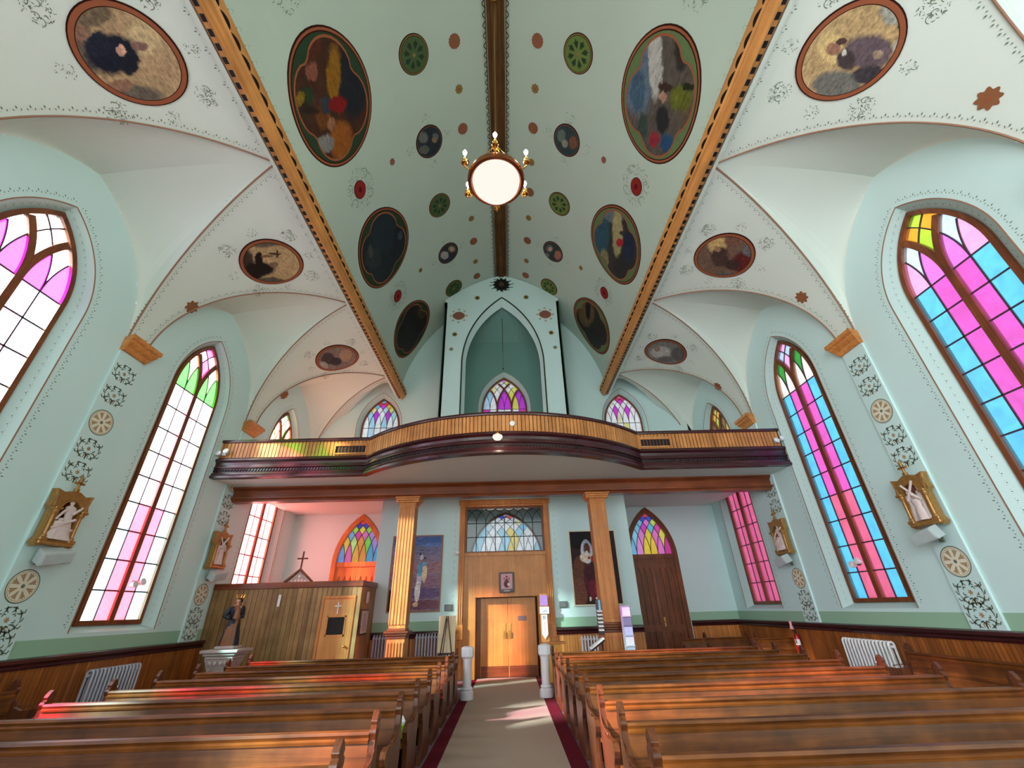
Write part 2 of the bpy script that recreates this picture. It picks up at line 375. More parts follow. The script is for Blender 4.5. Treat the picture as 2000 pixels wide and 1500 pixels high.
# ---- ribs and ridge
def rib(sg):
    g=G(); y0,y1=-6.0,17.05
    prof=[(-.17,.32),(-.17,.1),(-.13,.04),(-.13,-.02),(-.07,-.06),(-.06,-.12),(.0,-.15),(.045,-.12),(.06,-.07),(.17,-.07),(.175,-.02),(.21,-.02),(.2,.05),(.24,.06),(.24,.3)]
    # prof: first value outward towards the wall (+), second z
    g.loft([[(sg*(RX-.23+a*.88),y,10.45+b) for a,b in prof] for y in (y0,y1)])
    y=y0+.1
    while y<y1-.1:
        a_,b_=sorted((sg*(RX-.172),sg*(RX-.088))); g.box(a_,b_,y,y+.105,10.372,10.39,1); y+=.2
    y=y0+.1
    while y<y1-.3:     # scalloped painted fringe towards the nave
        q=[]
        for k in range(9):
            t=k/8; d=.085*math.sin(PI*t)**.7; q.append((sg*(RX-.375-d*.7),y+.29*t,10.53))
        g.poly(q,1)
        y+=.31
    return struct(g.build('trim_%d'%(1 if sg<0 else 2),[M['gold'],M['black']]),'golden wooden longitudinal rib with a row of dark squares, %s side'%('left' if sg<0 else 'right'))
rib(-1); rib(1)
g=G(); zr=nave_z(0)
pr=[(-.25,.05),(-.25,-.1),(-.2,-.14),(-.16,-.1),(-.12,-.14),(-.07,-.19),(-.03,-.15),(.03,-.15),(.07,-.19),(.12,-.14),(.16,-.1),(.2,-.14),(.25,-.1),(.25,.05)]
g.loft([[(a,y,zr+b) for a,b in pr] for y in (-6,15.7)])
for sx_ in (-1,1):
    g.box(sx_*.27,sx_*.3,-6,15.6,zr-.165,zr-.15,0)
    y=-5.9
    while y<15.5:
        g.poly([(sx_*.29,y,zr-.17),(sx_*.37,y+.09,zr-.2),(sx_*.37,y+.13,zr-.2),(sx_*.29,y+.04,zr-.17)],1)
        g.poly([(sx_*.37,y+.1,zr-.2),(sx_*.29,y+.19,zr-.17),(sx_*.29,y+.22,zr-.17),(sx_*.37,y+.14,zr-.2)],1); y+=.24
struct(g.build('trim_3',[M['ridge'],M['darkgreen']]),'brown moulded ridge beam along the top of the vault')
# ------------------------------------------------------------------ side walls
def outline(hw,z0,zs,za,n=14,cu=0.0):
    h=za-zs; R=(h*h+hw*hw)/(2*hw); T=math.asin(h/R); L=[]
    for k in range(n+1):
        t=T*k/n; L.append((cu-hw+R-R*math.cos(t),zs+R*math.sin(t)))
    Rr=[(2*cu-a,b) for a,b in L[:-1]][::-1]
    return [(cu-hw,z0)]+L+Rr+[(cu+hw,z0)]
def fr(sg,bc):
    """frame of one window bay: (u,v,w) -> world, w outward"""
    return Matrix(((0,0,sg,sg*WX),(1,0,0,sk(bc,sg*WX)),(0,1,0,0),(0,0,0,1)))
OUT=(1.1,1.6,7.2,9.05); INN=(.86,1.72,7.25,8.9)
walls={}
for sg in (-1,1):
    g=G(); nm='left' if sg<0 else 'right'
    for bi,bc in enumerate(BAYS):
        g.M=fr(sg,bc)
        u1=2.37
        if bi==4: u1=BACK-sk(bc,sg*WX)
        top=[]
        for k in range(41):
            u=-HA+2*HA*k/40
            top.append((u,CAPZ+arch_h(u)))
        if bi==4: top=[q for q in top if q[0]<u1-.01]+[(u1,CAPZ+arch_h(u1))]; tail=[(u1,0)]
        else: tail=[(u1,CAPZ),(u1,0)]
        outer=[(-2.37,0),(-2.37,CAPZ)]+top+tail
        holes=[]
        if bi>0: holes=[outline(*OUT)]
        g.plate(outer,holes,0,0,0,back=False,side=False)
        if bi>0:
            a=outline(*OUT); b=outline(*INN)
            n=len(a)
            for k in range(n):
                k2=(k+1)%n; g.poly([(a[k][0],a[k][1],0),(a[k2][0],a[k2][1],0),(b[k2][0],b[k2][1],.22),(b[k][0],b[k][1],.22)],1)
    g.M=Matrix()
    walls[sg]=struct(g.build('wall_'+nm,[M['wall'],M['reveal']]),'pale blue-green %s nave wall'%nm)
# ---- pilasters, brackets
def ribbon(g,pts,wd,mi=0,w=0.0):
    """tapered flat stroke in (u,v) at depth w"""
    P=[Vector(q) for q in pts]; n=len(P)
    for i in range(n-1):
        q=[]
        for j in (i,i+1):
            t=(P[min(j+1,n-1)]-P[max(j-1,0)]).normalized(); a=Vector((-t.y,t.x))*wd*(.25+.75*math.sin(PI*min(1,max(0,(j+.4)/(n)))))/2
            q.append((P[j]+a,P[j]-a))
        g.poly([(q[0][0].x,q[0][0].y,w),(q[0][1].x,q[0][1].y,w),(q[1][1].x,q[1][1].y,w),(q[1][0].x,q[1][0].y,w)],mi)
def arcpts(c,r,a0,a1,n=8):
    return [(c[0]+r*math.cos(math.radians(a0+(a1-a0)*k/n)),c[1]+r*math.sin(math.radians(a0+(a1-a0)*k/n))) for k in range(n+1)]
def star(g,c,r,mi,w,n=6,inner=.45,rot=0):
    pts=[]
    for k in range(2*n):
        a=PI*k/n+rot; rr=r if k%2==0 else r*inner; pts.append((c[0]+rr*math.cos(a),c[1]+rr*math.sin(a),w))
    for k in range(2*n): g.poly([(c[0],c[1],w),pts[k],pts[(k+1)%(2*n)]],mi)
def motif(g,v,w=-.0):
    """mirrored scrolls with a star flower, about half a metre tall"""
    star(g,(0,v+.02),.055,1,w,6,.5)
    for s in (-1,1):
        R=lambda pts,wd=.026,mi=0: ribbon(g,[(s*a,b) for a,b in pts],wd,mi,w)
        R(arcpts((.02,v+.02),.2,-75,-15,7)); R(arcpts((.02,v+.02),.2,-5,50,7)); R(arcpts((.02,v+.02),.19,60,95,5))
        R(arcpts((.1,v-.15),.1,10,110,7)); R(arcpts((.1,v-.15),.1,125,200,6)); R(arcpts((.15,v+.19),.08,150,230,6)); R(arcpts((.15,v+.19),.08,245,330,6))
        R(arcpts((.0,v-.21),.14,10,45,4)); R(arcpts((.0,v-.21),.14,55,85,4)); R([(.21,v-.02),(.245,v+.0),(.27,v+.05)]); R([(.2,v-.1),(.245,v-.11),(.275,v-.07)]); R([(.2,v+.1),(.245,v+.13),(.25,v+.18)])
        R([(.05,v+.1),(.09,v+.11),(.11,v+.07)]); R([(.09,v-.02),(.13,v-.02),(.14,v+.02)]); R([(.03,v+.13),(.07,v+.17),(.07,v+.21)]); R([(0,v-.08),(.045,v-.12),(.045,v-.17)],.024,1); R([(0,v-.1),(.0,v-.14),(.0,v-.19)],.02,1)
def rosette(g,v,r,w=0.0):
    """ring with eight tan petals on cream"""
    n=32
    def ring(r0,r1,mi,ww):
        for k in range(n):
            a,b=2*PI*k/n,2*PI*(k+1)/n
            g.poly([(r0*math.cos(a),v+r0*math.sin(a),ww),(r1*math.cos(a),v+r1*math.sin(a),ww),(r1*math.cos(b),v+r1*math.sin(b),ww),(r0*math.cos(b),v+r0*math.sin(b),ww)],mi)
    ring(0.001,r,2,w+.0005); ring(r*.93,r,0,w-.001); ring(.001,r*.12,0,w-.002); ring(r*.84,r*.87,1,w-.001)
    for k in range(8):
        a=2*PI*(k+.5)/8; ca,sa=math.cos(a),math.sin(a)
        def P(d,e): return (ca*d-sa*e,v+sa*d+ca*e,w-.0015)
        g.poly([P(r*.3,-.02*r/.3*.4),P(r*.55,-r*.1),P(r*.78,-r*.2),P(r*.72,-r*.05),P(r*.84,0),P(r*.72,r*.05),P(r*.78,r*.2),P(r*.55,r*.1),P(r*.3,.02*r/.3*.4)],3)
for sg in (-1,1):
    for pi_,pc in enumerate(PIL):
        if pi_==0: continue
        MM=fr(sg,pc)
        g=G(MM); g.box(-.31,.31,1.27,7.06,-.045,.02)
        pil=g.build('pilaster',M['wall'],walls[sg])
        g=G(MM)
        for v in (6.55,6.02) : motif(g,v,-.049)
        rosette(g,5.42,.27,-.05)
        for v in (4.83,4.35) : motif(g,v,-.049)
        rosette(g,2.36,.27,-.05)
        for v in (1.83,1.47): motif(g,v,-.049)
        g.build('stencil_scrolls',[M['sten'],M['sten2'],M['cream'],M['sten2']],pil)
        g=G(MM)
        pr=[(.0,7.02),(-.12,7.02),(-.15,7.07),(-.17,7.12),(-.2,7.14),(-.27,7.2),(-.27,7.24),(-.33,7.27),(-.33,7.36),(0,7.36)]
        rings=[]
        for s_,(w_,v_) in [(0,q) for q in pr]: pass
        for e in (-1,1): rings.append([(e*(.32+max(0,-w_-.12)*.5),v_,w_*.9) for w_,v_ in pr])
        g.loft(rings); g.build('bracket_capital',M['goldx'],walls[sg])
# ---- wainscot, rails, green band
for sg in (-1,1):
    nm='left' if sg<0 else 'right'
    X=sg*WX; y0,y1=-6,BACK
    def sb(n,x0,x1,z0,z1,mt,lab=None):
        g=G(); a,b=sorted((sg*x0,sg*x1)); g.box(a,b,y0,y1,z0,z1); return struct(g.build(n,mt),lab)
    segs=[]
    g=G(); a,b=sorted((sg*(WX-.13),sg*(WX-.004))); g.box(a,b,y0,y1,0,1.12); ws=g.build('wainscot',M['wains'],walls[sg])
    g=G(); pr=[(.13,1.1),(.16,1.1),(.17,1.13),(.15,1.16),(.2,1.2),(.2,1.25),(.16,1.27),(0.004,1.27),(0.004,1.1)]
    g.loft([[(sg*(WX-q),y,z) for q,z in pr] for y in (y0,y1)]); g.build('chair_rail',M['darky'],walls[sg])
    g=G()
    ed=[-6]+[q for pc in PIL for q in (sk(pc,X)-.33,sk(pc,X)+.33)]+[BACK]
    for k in range(0,len(ed),2):
        a,b=sorted((sg*(WX-.012),sg*(WX-.002))); g.box(a,b,ed[k],ed[k+1],1.27,1.53)
    g.build('green_band',M['band'],walls[sg])
# ---- stencil leaf clusters
def cluster(g,P,T,Nn,r,mi=0):
    """three small leaves at P, T along the line, Nn in-surface normal"""
    for d,e,s in ((0,.6,1.0),(-.9,-.1,.75),(.9,-.1,.75)):
        c=P+T*d*r+Nn*e*r; t=(T*d*.5+Nn).normalized(); b=T.cross(Nn).cross(t) if T.cross(Nn).length else T
        b=b.normalized()
        g.poly([c-t*r*.5*s,c+b*r*.22*s,c+t*r*.6*s,c-b*r*.22*s],mi)
def stencil_line(g,pts,nrm,off,step,r,flip=1,mi=0):
    """clusters along a 3-D polyline; nrm(i) gives the in-surface sideways direction"""
    P=[Vector(q) for q in pts]; acc=0
    for i in range(len(P)-1):
        seg=(P[i+1]-P[i]); L=seg.length
        if L<1e-6: continue
        T=seg/L; s=step-acc
        while s<L:
            Nn=nrm(i); cluster(g,P[i]+T*s+Nn*off*flip,T,Nn*flip,r,mi); s+=step
        acc=(L-(s-step))
# window surrounds
for sg in (-1,1):
    for bi in (1,2,3,4):
        g=G(fr(sg,BAYS[bi])); a=outline(OUT[0],OUT[1],OUT[2],OUT[3],20)
        g.strip(a,.022,-.006,.0,0)
        def inpl(i,a=a):
            t=Vector((a[min(i+1,len(a)-1)][0]-a[i][0],a[min(i+1,len(a)-1)][1]-a[i][1])).normalized(); return Vector((-t.y,t.x,0))
        A3=[(q[0],q[1],-.003) for q in a]
        stencil_line(g,A3,inpl,.11,.15,.05,1,1)
        b=outline(1.0,1.7,7.22,8.97,20); B3=[(q[0],q[1],.09) for q in b]
        stencil_line(g,B3,inpl,.0,.15,.034,-1,1)
        g.build('stencil_border',[M['line'],M['sten']],walls[sg])
# groin lines
g=G(); gs=G()
for sg in (-1,1):
    for bc in BAYS[1:]:
        for e in (-1,1):
            pts=[]
            for k in range(61):
                ax=RX+3.53*math.sin(PI/2*k/60*.995)
                u=u_int(ax)*e
                y=sk(bc+u,sg*ax)
                if y>BACK: break
                pts.append(Vector((sg*(ax-.012),y,lift(ax,y,main_z(ax))-.012)))
            if len(pts)<3: continue
            g.tube(pts,.018,5)
            for fl,dd in ((1,.1),(-1,.09)):
                P=pts[:-2]
                def nr(i,P=P,sg=sg):
                    T=(P[min(i+1,len(P)-1)]-P[max(i-1,0)]).normalized(); ax=abs(P[i].x)
                    ph=math.asin(min(1,(ax-RX)/3.53)); Nrm=Vector((-sg*math.sin(ph),0,-math.cos(ph)))
                    return Nrm.cross(T).normalized()
                want=-e*fl
                # side lying on the main vault (away from the bay centre)
                def nrf(i,nr=nr,fl=fl,e=e,bc=bc,P=P):
                    v=nr(i); s=1 if (v.y*e)>0 else -1
                    return v*s
                if fl==1:
                    stencil_line(gs,[q+Vector((sg*.0,0,-.004)) for q in P[2:]],lambda i,f=nrf:f(i+2),.11,.17,.052)
                else:
                    def nl(i,P=P,sg=sg,bc=bc,e=e):
                        T=(P[min(i+1,len(P)-1)]-P[max(i-1,0)]).normalized(); ax=abs(P[i].x)
                        u=abs(P[i].y-sk(bc,P[i].x)); s_=min(.97,u/max(.05,u_int(ax))); sl=-(lun_z(ax,s_-.03)-lun_z(ax,s_+.03))/(.06*max(.05,u_int(ax)))
                        v=Vector((0,-e,-sl*1.0)).normalized(); return v
                    stencil_line(gs,P[6:],lambda i,f=nl:f(i+6),.11,.17,.05)
g.build('groin_line',M['line'],ceil_side,smooth=True)
gs.build('stencil_border',M['sten'],ceil_side)
g=G()
for sg in (-1,1):    # stencil rows beside the ribs
    y=-5
    while y<16.8:
        P=Vector(side_pt(sg,.14,y,.006)); T=Vector((0,1,0)); Nn=Vector((-sg,0,.0)); 
        bc=min(BAYS,key=lambda b:abs(sk(b,sg*RX)-y))
        if abs(sk(bc,sg*RX)-y)>.35: cluster(g,P,T,-Nn,.05)
        cluster(g,Vector(nave_pt(sg*7.35,y,.006)),T,Vector((sg*-.3,0,.95)),.06)
        cluster(g,Vector(nave_pt(sg*7.22,y+.05,.006)),T,Vector((sg*-.3,0,.95)),.03); y+=.27
g.build('stencil_border',M['sten'],ceil_nave)
# ------------------------------------------------------------------ windows
def lattice(g_glass,g_lead,hw,z0,zs,za,n,headcol,bodycol,rows,lw=.02,thick=(),tw=.09,g_wood=None,cell=.02,d=0.0,div=None):
    """pointed window filled with intersecting arcs; n lights across"""
    h=za-zs; R=(h*h+hw*hw)/(2*hw); dd=2*hw/n
    def K(u,v):
        s=math.sqrt(max(0,R*R-(v-zs)**2)); return (u-(R-hw)+s)/dd,(-u-(R-hw)+s)/dd
    nv=int(h/cell)+1; nu=int(2*hw/cell)+1
    for j in range(nv):
        v=zs+j*cell; s=math.sqrt(max(0,R*R-(v+cell/2-zs)**2)); uu=s-(R-hw)
        if uu<=0: continue
        run=None; i0=0; us=[-uu+2*uu*i/nu for i in range(nu+1)] if False else None
        i=-int(uu/cell)-1; last=None; start=None; seq=[]
        while i*cell<uu:
            a=max(i*cell,-uu); b=min((i+1)*cell,uu)
            if b>a:
                ka,kb=K((a+b)/2,v+cell/2); c=headcol(max(0,int(ka)),max(0,int(kb)))
                if c!=last:
                    if last is not None: seq.append((start,a,last))
                    start=a; last=c
            i+=1
        if last is not None: seq.append((start,uu,last))
        for a,b,c in seq: g_glass.poly([(a,v,d),(b,v,d),(b,v+cell,d),(a,v+cell,d)],0,c)
    for r in range(rows):
        va,vb=z0+(zs-z0)*r/rows,z0+(zs-z0)*(r+1)/rows
        for i in range(n): g_glass.poly([(-hw+i*dd,va,d),(-hw+(i+1)*dd,va,d),(-hw+(i+1)*dd,vb,d),(-hw+i*dd,vb,d)],0,bodycol(i,r))
        if r>0: g_lead.strip([(-hw,va),(hw,va)],lw,d-.012,d+.012)
    if rows: g_lead.strip([(-hw,zs),(hw,zs)],lw,d-.012,d+.012)
    for k in range(1,n):
        gg,wd,dp=(g_wood,tw,.05) if k in thick else (g_lead,lw,.012); dq=dp*(.86 if k in thick else 1)
        if z0<zs: gg.strip([(-hw+k*dd,z0),(-hw+k*dd,zs)],wd,d-dp,d+dp)
        for s_ in (-1,1):
            pts=[]; N_=18
            for t in range(N_+1):
                v=zs+h*t/N_*1.0; s=math.sqrt(max(0,R*R-(v-zs)**2)); u=k*dd+(R-hw)-s   # kA=k measured from left edge
                lim=s-(R-hw)
                if u>lim:
                    break
                pts.append((s_*u,v))
            # u for kA=k : u-(R-hw)+s = k*dd
            if len(pts)>1: gg.strip(pts,wd,d-dq-(.004 if s_>0 else 0),d+dq)
def window_parts(root_name,sg_or_M,label,hw,z0,zs,za,n,headcol,bodycol,rows,thick=(),fw=.07,depth=.1,tw=.09,lw=.02,parent=None,wood=None,mul=None):
    MM=sg_or_M; wood=wood or M['winwood']
    g=G(MM); g.plate(outline(hw,z0,zs,za,16),[outline(hw-fw,z0+fw,zs,za-fw*1.35,16)],-depth/2,depth/2)
    fr_=struct(g.build(root_name,wood),label)
    gg=G(MM); gl=G(MM); gw=G(MM)
    lattice(gg,gl,hw-fw*.6,z0+fw*.5,zs,za-fw*.8,n,headcol,bodycol,rows,lw,thick,tw,gw)
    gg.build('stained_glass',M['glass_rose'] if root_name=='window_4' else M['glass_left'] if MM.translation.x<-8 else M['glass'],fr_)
    if gl.f: gl.build('lead_cames',M['lead'],fr_)
    if gw.f: gw.build('tracery',wood,fr_)
    return fr_
def L3(c): return lin(c)
def nave_head(eye,top,pair):
    def f(a,b):
        if a<2 and b<2: return eye[(a+b)%2] if (a,b) not in ((0,0),) else eye[0]
        r=a+b
        return top if r==2 else (pair[0] if max(a,b)==3 else pair[1])
    return f
def nave_body(outer,inner,lowo=None,lowi=None):
    def f(i,r):
        o=i in (0,3)
        if r<4 and lowo: return lowo if o else lowi
        return outer if o else inner
    return f
cy=L3((92,200,244)); mg=L3((225,80,200)); pk=L3((236,92,150)); pc_=L3((190,232,244))
specs={
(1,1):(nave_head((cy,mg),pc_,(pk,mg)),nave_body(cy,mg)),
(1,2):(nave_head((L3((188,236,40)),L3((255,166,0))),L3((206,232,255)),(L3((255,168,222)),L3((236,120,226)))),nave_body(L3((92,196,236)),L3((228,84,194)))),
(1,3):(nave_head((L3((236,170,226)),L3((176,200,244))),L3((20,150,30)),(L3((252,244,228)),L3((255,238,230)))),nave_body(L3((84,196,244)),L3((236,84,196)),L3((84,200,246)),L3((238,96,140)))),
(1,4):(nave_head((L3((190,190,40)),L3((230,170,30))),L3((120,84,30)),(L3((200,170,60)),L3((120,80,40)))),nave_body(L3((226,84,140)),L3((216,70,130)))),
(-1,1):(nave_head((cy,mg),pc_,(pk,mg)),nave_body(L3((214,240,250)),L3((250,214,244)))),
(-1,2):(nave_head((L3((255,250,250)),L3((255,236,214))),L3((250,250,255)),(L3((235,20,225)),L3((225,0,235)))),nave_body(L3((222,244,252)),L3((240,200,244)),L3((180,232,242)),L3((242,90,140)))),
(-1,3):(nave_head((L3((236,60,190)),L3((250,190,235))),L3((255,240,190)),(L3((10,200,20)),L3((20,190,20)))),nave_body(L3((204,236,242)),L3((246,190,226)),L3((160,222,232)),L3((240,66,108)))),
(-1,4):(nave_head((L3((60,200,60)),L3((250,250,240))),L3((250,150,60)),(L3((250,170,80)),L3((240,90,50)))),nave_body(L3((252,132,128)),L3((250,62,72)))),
}
names={1:'first',2:'nearest visible',3:'middle',4:'farthest, under the gallery'}
wi=0
for sg in (-1,1):
    for bi in (1,2,3,4):
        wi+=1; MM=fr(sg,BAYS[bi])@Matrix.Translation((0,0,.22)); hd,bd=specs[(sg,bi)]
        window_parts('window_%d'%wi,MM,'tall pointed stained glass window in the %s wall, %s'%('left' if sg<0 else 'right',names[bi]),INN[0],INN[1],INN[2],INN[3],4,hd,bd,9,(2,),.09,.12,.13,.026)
# ------------------------------------------------------------------ back wall with doors and windows
def yM(y): return Matrix(((1,0,0,0),(0,0,1,y),(0,1,0,0),(0,0,0,1)))     # (u,v,w)->(x, y+w, z)
def rowcol(rows):
    def f(a,b):
        r=min(a+b,len(rows)-1); L=rows[r]; return L3(L[min(a,len(L)-1)])
    return f
WHT=(250,252,255)
up_l=rowcol([[(120,200,255)],[(235,40,50),(235,40,60)],[(130,210,240),(220,20,230),(240,200,60)],[(250,240,160),(250,250,255),(200,230,250),(240,230,120)],[(160,220,245),(200,0,230),WHT,(190,0,220),(170,230,240)],[WHT,(170,220,245),WHT,(170,225,245),WHT,WHT]])
up_r=rowcol([[(255,110,170)],[(235,30,120),(235,30,140)],[WHT,(235,30,220),WHT],[WHT,WHT,WHT,WHT],[WHT,(225,20,225),WHT,(225,20,225),WHT],[WHT,WHT,(240,240,200),WHT,WHT,WHT]])
up_c=rowcol([[(250,170,245)],[(250,250,245),(230,235,140)],[WHT,WHT,WHT],[(250,240,170),WHT,WHT,(240,240,120)],[(160,215,250),WHT,(215,30,235),(235,235,90),(190,20,230)],[(190,225,250),WHT,(210,0,235),(215,0,235),(240,230,90),(205,0,230)]])
lo_l=rowcol([[(235,50,30)],[(35,40,190),(40,44,190)],[(170,225,70),(245,220,50),(160,215,60)],[(120,180,225),(230,40,160),(235,110,190),(190,150,230)],[(245,190,50),(200,235,130),(250,150,20),(130,220,50),(170,140,225)],[(110,160,230),(235,90,170),(250,175,20),(245,150,10),(60,170,220),(60,170,220)]])
lo_r=rowcol([[(225,40,50)],[(30,60,200),(35,70,205)],[(110,200,230),(230,120,215),(200,230,90)],[(120,205,235),(225,30,200),(90,195,225),(225,60,170)],[(140,215,240),(240,130,215),(250,220,20),(235,110,200),(235,225,70)],[(110,190,235),(240,140,220),(250,215,10),(250,205,20),(235,110,205),(215,10,150)]])
lo_c=rowcol([[WHT],[(60,90,225),(240,90,110)],[WHT,WHT,WHT],[WHT,WHT,WHT,(250,245,180)],[(200,235,250),WHT,WHT,WHT,(120,200,240)],[(150,215,240),WHT,(160,220,245),(250,220,80),(150,215,240),WHT]])
DOORX=(-5.68,5.62)
holes=[outline(.98,0.02,3.5,5.3,14,DOORX[0]),outline(.98,0.02,3.5,5.3,14,DOORX[1]),outline(1.42,.02,3.4,5.25,14,0.0)]
UPX=(-5.56,5.42)
for cx in UPX: holes.append(outline(1.0,7.55,9.1,10.75,14,cx))
holes.append(outline(1.2,7.5,9.9,11.75,14,0.03))
top=[(-WX-.3,0),(-WX-.3,12.4),(-RX,12.6)]+[(-RX+2*RX*k/40,nave_z(-RX+2*RX*k/40)+.05) for k in range(1,40)]+[(RX,12.6),(WX+.3,12.4),(WX+.3,0)]
g=G(yM(BACK)); g.plate(top,holes,0,0,back=False,side=False)
for i,(hw,z0,zs,za,cx,hw2,za2,dep) in enumerate([(.98,.02,3.5,5.3,DOORX[0],.92,5.22,.12),(.98,.02,3.5,5.3,DOORX[1],.92,5.22,.12),(1.42,.02,3.4,5.25,0,1.42,5.25,.1),(1.0,7.55,9.1,10.75,UPX[0],.84,10.55,.25),(1.0,7.55,9.1,10.75,UPX[1],.84,10.55,.25),(1.2,7.5,9.9,11.75,.03,1.04,11.55,.25)]):
    a=outline(hw,z0,zs,za,14,cx); b=outline(hw2,z0+.0,zs,za2,14,cx)
    for k in range(len(a)):
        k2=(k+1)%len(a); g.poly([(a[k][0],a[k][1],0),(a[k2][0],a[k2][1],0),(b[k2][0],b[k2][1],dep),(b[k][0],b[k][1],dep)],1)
wall_back=struct(g.build('wall_back',[M['wall'],M['reveal']]),'end wall behind the gallery')
g=G(yM(BACK))
for cx,hw,z0,zs,za in ((UPX[0],1.0,7.55,9.1,10.75),(UPX[1],1.0,7.55,9.1,10.75),(.03,1.2,7.5,9.9,11.75)):
    a=outline(hw,z0,zs,za,18,cx); g.strip(a,.02,-.006,0,0)
    def inpl(i,a=a):
        t=Vector((a[min(i+1,len(a)-1)][0]-a[i][0],a[min(i+1,len(a)-1)][1]-a[i][1])).normalized(); return Vector((-t.y,t.x,0))
    stencil_line(g,[(q[0],q[1],-.003) for q in a],inpl,.1,.15,.03,1,1)
g.build('stencil_border',[M['line'],M['sten']],wall_back)
def T(x,z=0): return Matrix.Translation((x,0,z))
body_w=lambda i,r: L3(WHT) if (i+r)%3 else L3((190,228,250))
window_parts('window_9',yM(BACK+.25)@T(UPX[0]),'small pointed lattice window left above the gallery rail, blue and magenta panes',.84,7.55,9.1,10.55,6,up_l,body_w,3,(),.06,.1,.05,.018)
window_parts('window_10',yM(BACK+.25)@T(UPX[1]),'small pointed lattice window right above the gallery rail, white and pink panes',.84,7.55,9.1,10.55,6,up_r,lambda i,r:L3(WHT) if i%3 else L3((240,240,150)),3,(),.06,.1,.05,.018)
window_parts('window_11',yM(BACK+.25)@T(.03),'purple and yellow traceried window inside the arched alcove over the gallery',1.04,7.5,9.9,11.55,6,up_c,lambda i,r:L3((225,30,190)) if i in(0,5) else L3(WHT),4,(2,4),.07,.12,.08,.018)
window_parts('window_12',yM(BACK+.1)@T(.0),'pale lattice fanlight of the outer entrance seen through the transom',1.42,3.4,3.4,5.25,8,lambda a,b:lo_c(min(a,5),min(b,5)) if a+b<6 else L3([(150,215,240),WHT,WHT,(160,220,245),(250,220,80),WHT,WHT,(150,215,240)][min(a,7)]),lambda i,r:L3(WHT),0,(),.07,.1,.05,.018)
# outer entrance doors below the fanlight (behind the transom)
g=G(yM(BACK+.1)); g.box(-1.42,1.42,.02,3.42,-.03,.04); struct(g.build('door_4',M['panel']),'outer entrance doors behind the vestibule')
# arched side doors
for di,(cx,lo,woodm,lab) in enumerate([(DOORX[0],lo_l,M['goldz'],'left'),(DOORX[1],lo_r,M['winwood'],'right')]):
    MM=yM(BACK+.1)@T(cx)
    g=G(MM); o=outline(.96,.02,3.5,5.28,16); i_=outline(.8,.02,3.5,5.06,16)
    g.plate(o,[i_],-.14,.03); fr_=struct(g.build('door_%d'%(di+2),woodm),'pointed double door with lattice fanlight, %s of the vestibule'%lab)
    gg=G(MM); gl=G(MM); lattice(gg,gl,.82,3.52,3.52,5.1,6,lo,None,0,.02)
    gg.build('stained_glass',M['glass'],fr_); gl.build('lead_cames',M['lead'],fr_)
    g=G(MM); g.box(-.8,.8,3.36,3.52,-.1,.02); g.box(-.82,.82,3.3,3.36,-.06,.02); g.build('transom_bar',woodm,fr_)
    for s in (-1,1):
        a0,a1=(-.8,-.01) if s<0 else (.01,.8)
        g=G(MM)
        pan=[]
        wds=(a1-a0-.16)/3
        for k in range(3):
            c0=a0+.08+wds*(k+.5); pan.append(outline(wds/2-.035,1.15,2.7,3.05,6,c0))
        low=[]
        for k in range(3):
            c0=a0+.08+wds*(k+.5); low.append([(c0-wds/2+.035,.25),(c0-wds/2+.035,.95),(c0+wds/2-.035,.95),(c0+wds/2-.035,.25)])
        g.plate([(a0,.03),(a0,3.3),(a1,3.3),(a1,.03)],pan+low,-.06,-.01); g.box(a0,a1,.03,3.3,-.01,.02)
        lf=g.build('door_leaf',woodm,fr_)
        if s>0: g=G(MM); g.ball((.06,1.25,-.09),.03,8); g.box(.03,.09,1.1,1.4,-.07,-.06); g.build('door_handle',M['brass'],lf)
# back wall wainscot left and right of the vestibule
for a,b in ((-WX,DOORX[0]-1.0),(DOORX[1]+1.0,WX)):
    g=G(); g.box(a,b,BACK-.1,BACK-.004,0,1.12); g.build('wainscot',M['wainsx'],wall_back)
    g=G(); pr=[(.1,1.1),(.13,1.1),(.14,1.13),(.12,1.16),(.17,1.2),(.17,1.25),(.13,1.27),(0.004,1.27),(0.004,1.1)]
    g.loft([[(x,BACK-q,z) for q,z in pr] for x in (a,b)]); g.build('chair_rail',M['dark'],wall_back)
    g=G(); g.box(a,b,BACK-.012,BACK-.002,1.27,1.53); g.build('green_band',M['band'],wall_back)
# ------------------------------------------------------------------ vestibule
VY=14.79; VL,VR=-4.27,4.18
g=G(yM(VY)); dh=[(-1.52,.0),(-1.52,5.13),(1.44,5.13),(1.44,.0)]
outer=[(VL,0),(VL,5.42),(VR,5.42),(VR,0),(1.44,0),(1.44,5.13),(-1.52,5.13),(-1.52,0)]
g.plate(outer,[],0,.14)
g.M=Matrix(); g.box(VL,VL+.14,VY+.1,BACK,0,5.42); g.box(VR-.14,VR,VY+.1,BACK,0,5.42)
wv=struct(g.build('wall_vestibule',M['wall']),'pale blue-green vestibule wall around the entrance doors')
for a,b in ((VL,-1.56),(1.48,VR)):
    g=G(); g.box(a,b,VY-.05,VY-.004,0,1.12); g.build('wainscot',M['wainsx'],wv)
    g=G(); pr=[(.05,1.08),(.08,1.08),(.09,1.12),(.07,1.15),(.12,1.2),(.12,1.25),(.08,1.27),(0.004,1.27),(0.004,1.08)]
    g.loft([[(x,VY-q,z) for q,z in pr] for x in (a,b)]); g.build('chair_rail',M['dark'],wv)
    g=G(); g.box(a,b,VY-.012,VY-.002,1.27,1.53); g.build('green_band',M['band'],wv)
g=G()
for x0,s in ((VL,-1),(VR,1)): a,b=sorted((x0,x0+s*.012)); g.box(a,b,VY,BACK,1.27,1.53)
g.build('green_band',M['band'],wv)
g=G(yM(VY))
